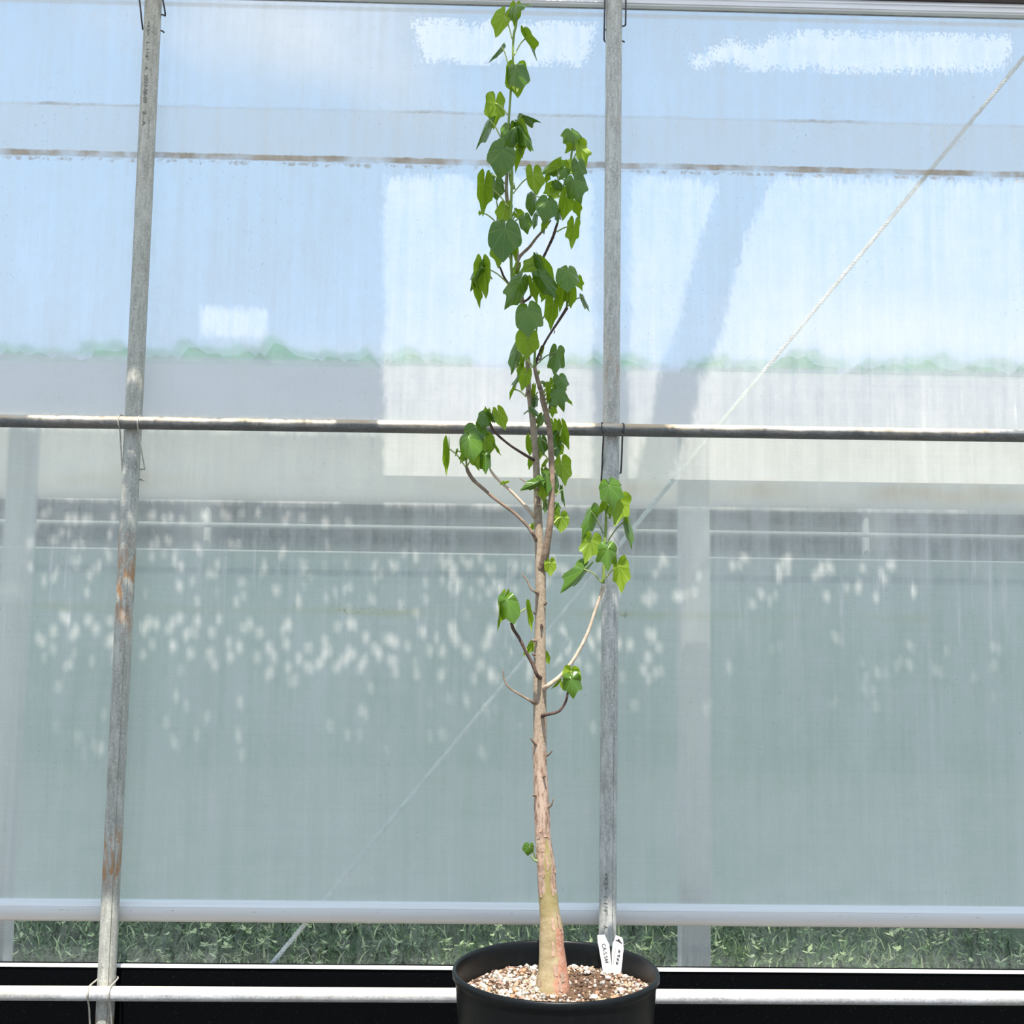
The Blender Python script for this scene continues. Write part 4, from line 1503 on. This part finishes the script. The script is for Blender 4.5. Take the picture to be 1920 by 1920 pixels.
LEAVES = [
    # top of the leading shoot
    ('A', 690, 55, 740, 150, 300, 'U', (690, 280), -.03, .3),
    ('A', 550, 200, 450, 425, 240, 'L', (640, 465)),
    ('A', 690, 115, 690, 330, 190, 'L', (690, 300), -.005),
    ('A', 815, 450, 930, 715, 150, 'L', (670, 660)),
    ('A', 512, 555, 385, 750, 60, 'U', (590, 760), 0.0),
    ('A', 690, 810, 735, 1075, 280, 'U', (650, 760), -.06, .1),
    ('A', 690, 880, 720, 1180, 320, 'L', (635, 1080), -.02, .6),
    ('A', 440, 1240, 405, 1535, 265, 'L', (585, 1375), .0),
    ('A', 770, 1375, 970, 1470, 110, 'U', (665, 1510), -.01),
    ('A', 375, 1440, 200, 1765, 115, 'U', (500, 1640), -.03),
    # below
    ('B', 670, 120, 440, 390, 230, 'U', (600, 200), -.035),
    ('B', 720, 110, 915, 400, 190, 'U', (620, 230), -.03, .5, .15, 35),
    ('B', 700, 180, 760, 480, 220, 'L', (620, 350), -.01),
    ('B', 620, 100, 520, 240, 190, 'U', (600, 180), -.02, .1),
    ('B', 540, 390, 470, 715, 350, 'U', (625, 450), -.08, .1, .25),
    ('B', 750, 380, 690, 665, 115, 'L', (630, 520)),
    ('B', 790, 260, 850, 430, 95, 'L', (630, 400)),
    ('B', 440, 770, 460, 1010, 215, 'U', (560, 900), -.01, .1),
    ('B', 400, 690, 350, 770, 100, 'U', (560, 800), .0),
    ('B', 305, 800, 260, 1150, 220, 'L', (600, 1075), -.03, .5),
    ('B', 555, 1090, 500, 1290, 210, 'L', (620, 1180), -.01),
    ('B', 790, 1205, 810, 1395, 165, 'U', (640, 1270), -.03, .2),
    ('B', 700, 1160, 780, 1240, 130, 'L', (640, 1250), .0),
    ('B', 690, 1100, 740, 1150, 40, 'U', (640, 1200), .0),
    ('B', 560, 1335, 515, 1740, 410, 'U', (620, 1400), -.09, .15, .22),
    ('B', 500, 1540, 490, 1815, 240, 'L', (620, 1700), -.05, .4),
    ('B', 680, 1490, 690, 1710, 110, 'L', (630, 1650), -.02),
    ('B', 620, 700, 610, 820, 60, 'L', (630, 800), .0),
    ('B', 665, 800, 685, 880, 40, 'U', (640, 900), .0),
    ('B', 890, 690, 905, 945, 240, 'L', (655, 915), -.02, .2),
    ('B', 890, 945, 880, 1170, 145, 'U', (1215, 1080), -.02, .1),
    ('B', 935, 1170, 900, 1335, 75, 'U', None, -.01),
    ('B', 1185, 520, 1000, 670, 190, 'U', (1190, 750), -.01, .2, .3, 40),
    ('B', 1190, 580, 1050, 690, 120, 'L', (1190, 750), -.02),
    ('B', 1060, 690, 1050, 810, 80, 'L', None, .01),
    ('B', 1150, 830, 1015, 925, 160, 'L', (1240, 900), .0),
    ('B', 1165, 785, 1240, 890, 110, 'U', (1240, 900), -.02),
    ('B', 1350, 175, 1395, 330, 265, 'U', (1385, 340), -.02, .9),
    ('B', 1390, 290, 1280, 435, 180, 'L', (1385, 380), .01, .8),
    ('B', 1420, 330, 1440, 430, 90, 'L', (1385, 400), .01),
    ('B', 1455, 365, 1525, 585, 205, 'L', (1380, 500), -.01, .8),
    ('B', 1440, 555, 1465, 775, 190, 'U', (1345, 540), -.05, .5),
    ('B', 1330, 590, 1420, 760, 170, 'L', (1330, 620), -.02),
    ('B', 1290, 640, 1200, 745, 115, 'U', (1310, 680), -.04),
    ('B', 1385, 760, 1455, 1040, 275, 'U', (1260, 880), -.06, .6, .25),
    ('B', 1290, 960, 1240, 1220, 190, 'L', (1225, 1040), -.02, .3),
    ('B', 1400, 1025, 1460, 1230, 135, 'L', (1290, 960), -.01, .8),
    ('B', 1065, 1010, 1040, 1265, 270, 'U', (1210, 1120), -.06, .15),
    ('B', 1150, 900, 1120, 1020, 160, 'L', (1235, 980), -.01),
    ('B', 1190, 1120, 1180, 1280, 90, 'U', (1200, 1200), -.03),
    ('B', 1040, 1260, 975, 1380, 95, 'L', (1090, 1250), -.01),
    ('B', 1030, 1350, 1020, 1410, 28, 'U', (1040, 1320), -.01),
    ('B', 1385, 1310, 1365, 1565, 180, 'L', (1175, 1375), .0, 1.0),
    ('B', 260, 1140, 250, 1185, 50, 'L', (430, 1240), .0),
    # middle
    ('C', 300, 200, 345, 540, 230, 'L', (630, 440), -.03, .3),
    ('C', 275, 195, 145, 470, 130, 'U', (400, 340), -.045),
    ('C', 210, 430, 240, 670, 115, 'L', (300, 300), -.03, .5),
    ('C', 945, 165, 760, 285, 210, 'L', (665, 330), -.03),
    ('C', 965, 100, 1085, 390, 120, 'U', (880, 200), -.05),
    ('C', 1020, 170, 1130, 340, 120, 'L', (980, 160), -.02),
    ('C', 700, 190, 650, 330, 90, 'L', (640, 300), .0),
    ('C', 745, 350, 600, 705, 255, 'U', (660, 330), -.07, .45),
    ('C', 985, 310, 1150, 590, 215, 'U', (860, 380), -.075, .4),
    ('C', 890, 400, 935, 640, 145, 'L', (860, 560), -.03),
    ('C', 1045, 490, 1010, 625, 115, 'L', None, -.01),
    ('C', 1110, 350, 1140, 450, 80, 'L', None, .01),
    ('C', 1310, 240, 1300, 488, 290, 'U', (1320, 430), -.07, .0, .35),
    ('C', 1440, 350, 1475, 490, 110, 'L', (1320, 440), -.02),
    ('C', 1260, 440, 1215, 710, 165, 'L', (1305, 560), -.02),
    ('C', 1335, 475, 1340, 685, 140, 'L', (1305, 600), -.03, .1),
    ('C', 1490, 555, 1550, 735, 65, 'U', (1310, 665), -.01),
    ('C', 1140, 640, 1105, 925, 175, 'L', (1010, 815), -.03, .3),
    ('C', 830, 705, 820, 1040, 335, 'U', (930, 900), -.09, .25, .22),
    ('C', 815, 1045, 790, 1295, 295, 'L', (900, 1220), -.05, .15),
    ('C', 700, 1190, 650, 1480, 145, 'U', (890, 1390), -.03),
    ('C', 1175, 1215, 1145, 1505, 215, 'U', (920, 1380), -.05, .6),
    ('C', 770, 1300, 760, 1420, 60, 'L', (890, 1390), -.04),
    ('C', 755, 1400, 710, 1510, 85, 'L', (760, 1490), -.04),
    ('C', 810, 1490, 755, 1685, 145, 'L', (890, 1390), -.05, .5),
    ('C', 730, 1515, 650, 1660, 65, 'U', (760, 1490), -.03),
    ('C', 670, 1665, 615, 1800, 48, 'L', (805, 1750), -.01),
    ('C', 1000, 1180, 980, 1280, 60, 'L', None, -.02),
    ('C', 1220, 1520, 1285, 1675, 185, 'U', (1030, 1750), -.06, .5),
    ('C', 1190, 1690, 1250, 1915, 210, 'U', (1030, 1800), -.08, .9),
    ('C', 1140, 1560, 1190, 1665, 110, 'L', (1010, 1700), -.04),
    ('C', 1060, 1650, 1050, 1840, 95, 'L', (1010, 1760), -.05),
    ('C', 1240, 1630, 1260, 1730, 80, 'L', (1190, 1690), -.04),
    ('C', 1120, 1780, 1160, 1890, 120, 'U', (1040, 1850), -.05),
    ('C', 1310, 1805, 1370, 1865, 40, 'L', None, -.04),
    ('C', 905, 1640, 890, 1760, 60, 'L', (880, 1680), -.01),
    ('C', 915, 1760, 890, 1900, 75, 'U', (950, 1700), -.01),
    ('C', 1000, 1565, 1000, 1600, 60, 'U', (960, 1600), -.03),
    ('C', 1050, 1590, 1060, 1650, 90, 'U', (960, 1600), -.03),
    ('C', 960, 1455, 960, 1500, 28, 'L', (935, 1470), -.03),
    # left clusters
    ('D', 570, 315, 550, 490, 170, 'U', (632, 395), -.05, .4),
    ('D', 595, 285, 578, 205, 50, 'L', (625, 390), -.04),
    ('D', 622, 290, 625, 222, 40, 'L', (625, 390), -.04),
    ('D', 660, 300, 690, 410, 60, 'U', (632, 395), -.045),
    ('D', 735, 285, 810, 485, 155, 'L', (690, 395), -.04, .1),
    ('D', 700, 290, 690, 380, 60, 'L', (660, 400), -.03),
    ('D', 460, 445, 500, 630, 305, 'U', (350, 860), -.045, .1, .35),
    ('D', 375, 590, 430, 855, 275, 'U', (335, 790), -.075, .0, .3),
    ('D', 575, 605, 625, 805, 240, 'L', (590, 730), -.03, .1),
    ('D', 500, 620, 520, 780, 140, 'L', (380, 830), -.04),
    ('D', 690, 685, 770, 790, 45, 'L', (660, 690), -.03),
    ('D', 440, 800, 490, 980, 155, 'L', (355, 930), -.04),
    ('D', 575, 800, 585, 1027, 140, 'U', (635, 970), -.055, .6),
    ('D', 310, 800, 280, 890, 80, 'L', (345, 860), -.03),
    ('D', 130, 705, 110, 1040, 90, 'L', (340, 935), -.03, .1),
    ('D', 232, 735, 215, 808, 28, 'L', (335, 800), -.02),
    ('D', 790, 1115, 748, 1150, 32, 'L', (770, 1120), -.025),
    ('D', 812, 1120, 872, 1105, 32, 'L', (800, 1140), -.025),
    # beside trunk, centre
    ('D', 1110, 610, 1100, 800, 120, 'L', None, .02),
    ('D', 1110, 850, 1100, 970, 70, 'L', None, .02),
    ('D', 1255, 330, 1205, 480, 115, 'U', (1300, 420), .0),
    ('D', 1395, 410, 1410, 565, 140, 'L', (1345, 480), -.01),
    ('D', 1375, 215, 1370, 340, 120, 'L', (1320, 280), -.01),
    ('D', 1505, 455, 1590, 700, 130, 'L', (1470, 560), -.01, .2),
    ('D', 1390, 580, 1440, 822, 170, 'U', (1350, 700), -.02, .1),
    ('D', 1470, 700, 1440, 820, 110, 'L', (1365, 750), -.01),
    ('D', 1250, 600, 1265, 790, 120, 'U', (1335, 680), -.02, .1),
    ('D', 1230, 760, 1235, 840, 60, 'L', (1330, 840), .0),
    ('D', 1300, 870, 1235, 960, 48, 'L', None, -.02),
    ('D', 1490, 895, 1510, 1160, 205, 'L', (1400, 940), -.01, .3),
    ('D', 1430, 880, 1400, 960, 100, 'L', (1390, 960), .01),
    ('D', 1280, 980, 1300, 1080, 80, 'L', (1350, 1050), .0),
    ('D', 1310, 1020, 1310, 1265, 130, 'U', (1350, 1150), -.045, .0),
    ('D', 1420, 1030, 1445, 1230, 95, 'U', (1380, 1100), -.02, .1),
    ('D', 1285, 1180, 1275, 1345, 140, 'L', (1350, 1300), -.03),
    ('D', 1215, 1110, 1010, 1220, 115, 'U', (1215, 1275), -.05),
    ('D', 1100, 1165, 1000, 1230, 45, 'L', (1215, 1275), -.04),
    ('D', 1235, 1060, 1270, 1170, 90, 'U', (1300, 1200), -.05),
    ('D', 1508, 1205, 1525, 1405, 52, 'U', (1420, 1280), -.02),
    ('D', 1310, 1350, 1285, 1490, 75, 'U', (1350, 1400), -.02),
    ('D', 1430, 1380, 1470, 1480, 75, 'U', (1390, 1450), -.02),
    ('D', 1410, 1430, 1410, 1500, 60, 'L', (1385, 1470), -.02),
    ('D', 1480, 1535, 1490, 1722, 188, 'L', (1395, 1610), -.02, .2),
    ('D', 1150, 1630, 1105, 1692, 62, 'L', None, .02),
    ('D', 1130, 230, 1220, 340, 80, 'U', None, -.03),
    ('D', 1180, 110, 1160, 230, 70, 'U', (1210, 120), -.005),
    ('D', 1080, 262, 1030, 322, 24, 'U', None, .0),
    ('D', 1420, 1210, 1430, 1260, 60, 'L', None, .0),
    # right branch
    ('E', 1165, 195, 1205, 480, 285, 'U', (1130, 440), -.07, .7, .3),
    ('E', 1290, 385, 1250, 690, 260, 'L', (1160, 590), -.05, .8),
    ('E', 1160, 470, 1170, 590, 90, 'L', (1125, 590), -.04),
    ('E', 1095, 400, 1035, 550, 85, 'L', (1130, 460), -.04),
    ('E', 945, 500, 850, 830, 170, 'U', (1095, 775), -.05, .6),
    ('E', 1380, 600, 1400, 945, 120, 'U', (1130, 895), -.04, .2),
    ('E', 1355, 565, 1360, 670, 50, 'L', (1335, 670), -.04),
    ('E', 950, 860, 895, 1135, 245, 'L', (1040, 970), -.05, .9),
    ('E', 1150, 960, 1150, 1225, 265, 'U', (1110, 930), -.08, .9),
    ('E', 870, 1200, 620, 1495, 200, 'U', (1080, 1365), -.06, .6, .4),
    ('E', 1275, 1165, 1320, 1485, 225, 'L', (1125, 1310), -.05, .8),
    ('E', 455, 1120, 465, 1282, 145, 'L', (400, 1230), -.02, .4),
    # low shoots
    ('F', 405, 290, 300, 640, 150, 'L', (500, 550), -.06, .6),
    ('F', 450, 290, 520, 560, 240, 'U', (505, 560), -.085, .0, .45),
    ('F', 690, 380, 745, 650, 70, 'L', (520, 550), -.04, .3),
    ('F', 755, 820, 695, 945, 95, 'L', None, .02),
    ('F', 680, 900, 660, 975, 38, 'L', None, .02),
    ('F', 905, 935, 960, 1052, 95, 'L', None, .03),
    ('F', 1225, 1140, 1220, 1330, 225, 'L', (1182, 1395), -.05, .1),
    ('F', 1225, 1240, 1245, 1475, 232, 'U', (1182, 1395), -.08, .8),
    ('F', 1110, 1290, 1120, 1370, 50, 'L', (1182, 1395), -.05),
    ('F', 1060, 1262, 980, 1360, 36, 'L', (1100, 1300), -.02),
    ('G', 720, 1390, 710, 1505, 140, 'U', (800, 1550), -.03, .0),
]
for q in LEAVES:
    leaf(*q)
stem('twig', M['stalk_d'], [('G', 815, 1565, 40), ('G', 770, 1545, 26), ('G', 740, 1500, 20)], -.025)


# ---------------------------------------------------------------- plant tags
def plant_tag(lab, outline_px, mat, Y0, Yb):
    """outline in pixels of the crop [1100,1740] scaled 21.33; leans back from Yb at its foot to Y0 at its top"""
    ys = [p[1] for p in outline_px]
    ya, yb = min(ys), max(ys)

    def at(x, y, lift=0.0):
        u = (y-ya)/(yb-ya)
        return P(1100+x/21.333, 1740+y/21.333, Y0*(1-u)+Yb*u-lift)
    vs = [at(*p) for p in outline_px]
    n = len(vs)
    root = thing('plant_tag', lab, 'plant tag', at(*outline_px[-1]))
    th = Vector((0, 0.0012, 0))
    allv = vs+[v+th for v in vs]
    fs = [tuple(range(n)), tuple(range(2*n-1, n-1, -1))]+[(i, i+n, (i+1) % n+n, (i+1) % n) for i in range(n)]
    link_mesh('tag_blade', allv, fs, mat, root, smooth=False)
    return root, at


YTG = YT+0.125
root, at = plant_tag('grey-white plant tag with handwritten code, stuck in the pot, the left of two', [(430, 290), (725, 275), (850, 560), (905, 640), (1040, 1900), (680, 1900), (460, 640), (440, 600)], M['tagg'], YTG+.015, YTG)
cu = bpy.data.curves.new('lettering', 'FONT')
cu.body = 'CA-S S44'
ob = bpy.data.objects.new('lettering_source', cu)
COL.objects.link(ob)
dg = bpy.context.evaluated_depsgraph_get()
me = bpy.data.meshes.new_from_object(ob.evaluated_get(dg))
COL.objects.unlink(ob)
bpy.data.objects.remove(ob)
vs = [v.co.copy() for v in me.vertices]
x0, x1 = min(v.x for v in vs), max(v.x for v in vs)
y0, y1 = min(v.y for v in vs), max(v.y for v in vs)
out = []
for v in vs:
    u, w = (v.x-x0)/(x1-x0), (v.y-y0)/(y1-y0)
    yy = 640+770*u
    xx = 600+135*u+150*w
    out.append(at(xx, yy-20*w, .0008))
link_mesh('handwriting', out, [tuple(p.vertices) for p in me.polygons], M['pen'], root, smooth=False)
bpy.data.meshes.remove(me)

root, at = plant_tag('white printed plant tag with a black mountain mark, the right of two in the pot', [(1165, 285), (1430, 395), (1470, 560), (1462, 740), (1490, 780), (1365, 1900), (1010, 1900), (1000, 1000), (1045, 570), (1085, 540)], M['tagw'], YTG+.004, YTG)
hill = [(1155, 470), (1215, 478), (1250, 455), (1290, 428), (1325, 490), (1370, 550), (1418, 600), (1410, 630), (1360, 600), (1310, 575), (1250, 530), (1160, 500)]
link_mesh('mountain_mark', [at(x, y, .0008) for x, y in hill], [tuple(range(len(hill)))], M['pen'], root, smooth=False)
mb = MB()


def stroke(mb, x0, y0, x1, y1, w):
    dx, dy = x1-x0, y1-y0
    l = math.hypot(dx, dy) or 1
    nx_, ny_ = -dy/l*w/2, dx/l*w/2
    mb.add([at(x0+nx_, y0+ny_, .0008), at(x1+nx_, y1+ny_, .0008), at(x1-nx_, y1-ny_, .0008), at(x0-nx_, y0-ny_, .0008)], [(0, 1, 2, 3)])


# the four printed characters, too blurred to read: their strokes as the photo shows them
for (cx, cy, st) in ((1300, 935, [(-35, -45, 35, -40), (-10, -60, 5, 50), (-40, -10, 40, 0), (-35, 20, 25, 50), (30, -45, 35, 25), (-30, 45, -5, 20)]),
                     (1275, 1100, [(50, -45, 40, 60), (-60, 10, 30, 0), (-20, -15, 45, -30), (-50, 20, -10, 30), (-10, 10, 40, 55)]),
                     (1245, 1250, [(-40, -20, 40, 30), (-20, -60, 0, 40), (20, -50, 10, 60), (-45, 20, 50, 30), (-20, -20, 40, -30), (10, 40, 45, 55)]),
                     (1215, 1405, [(-35, -45, 40, -35), (-35, -10, 40, 0), (-35, -45, -30, 20), (40, -40, 35, 20), (-10, -60, -5, 60), (10, 20, 30, 55), (-40, 25, 30, 30)])):
    for (a, b_, c_, d_) in st:
        stroke(mb, cx+a, cy+b_, cx+c_, cy+d_, 17)
mb.out('printed_characters', M['pen'], root, smooth=False)
mb = MB()
for k in range(26):
    u = k/25
    x, y = 1150-90*u, 800+620*u
    h_ = 22 if k % 3 else 34
    if k in (18, 19):
        continue
    stroke(mb, x-h_*.5, y-3, x+h_, y+5, 7)
    if k % 2:
        stroke(mb, x-h_*.4, y, x-h_*.4, y+14, 6)
for k in range(6):
    stroke(mb, 1140+k*48, 575+k*22, 1150+k*48, 600+k*24, 10)
mb.out('small_print', M['ink_pale'], root, smooth=False)
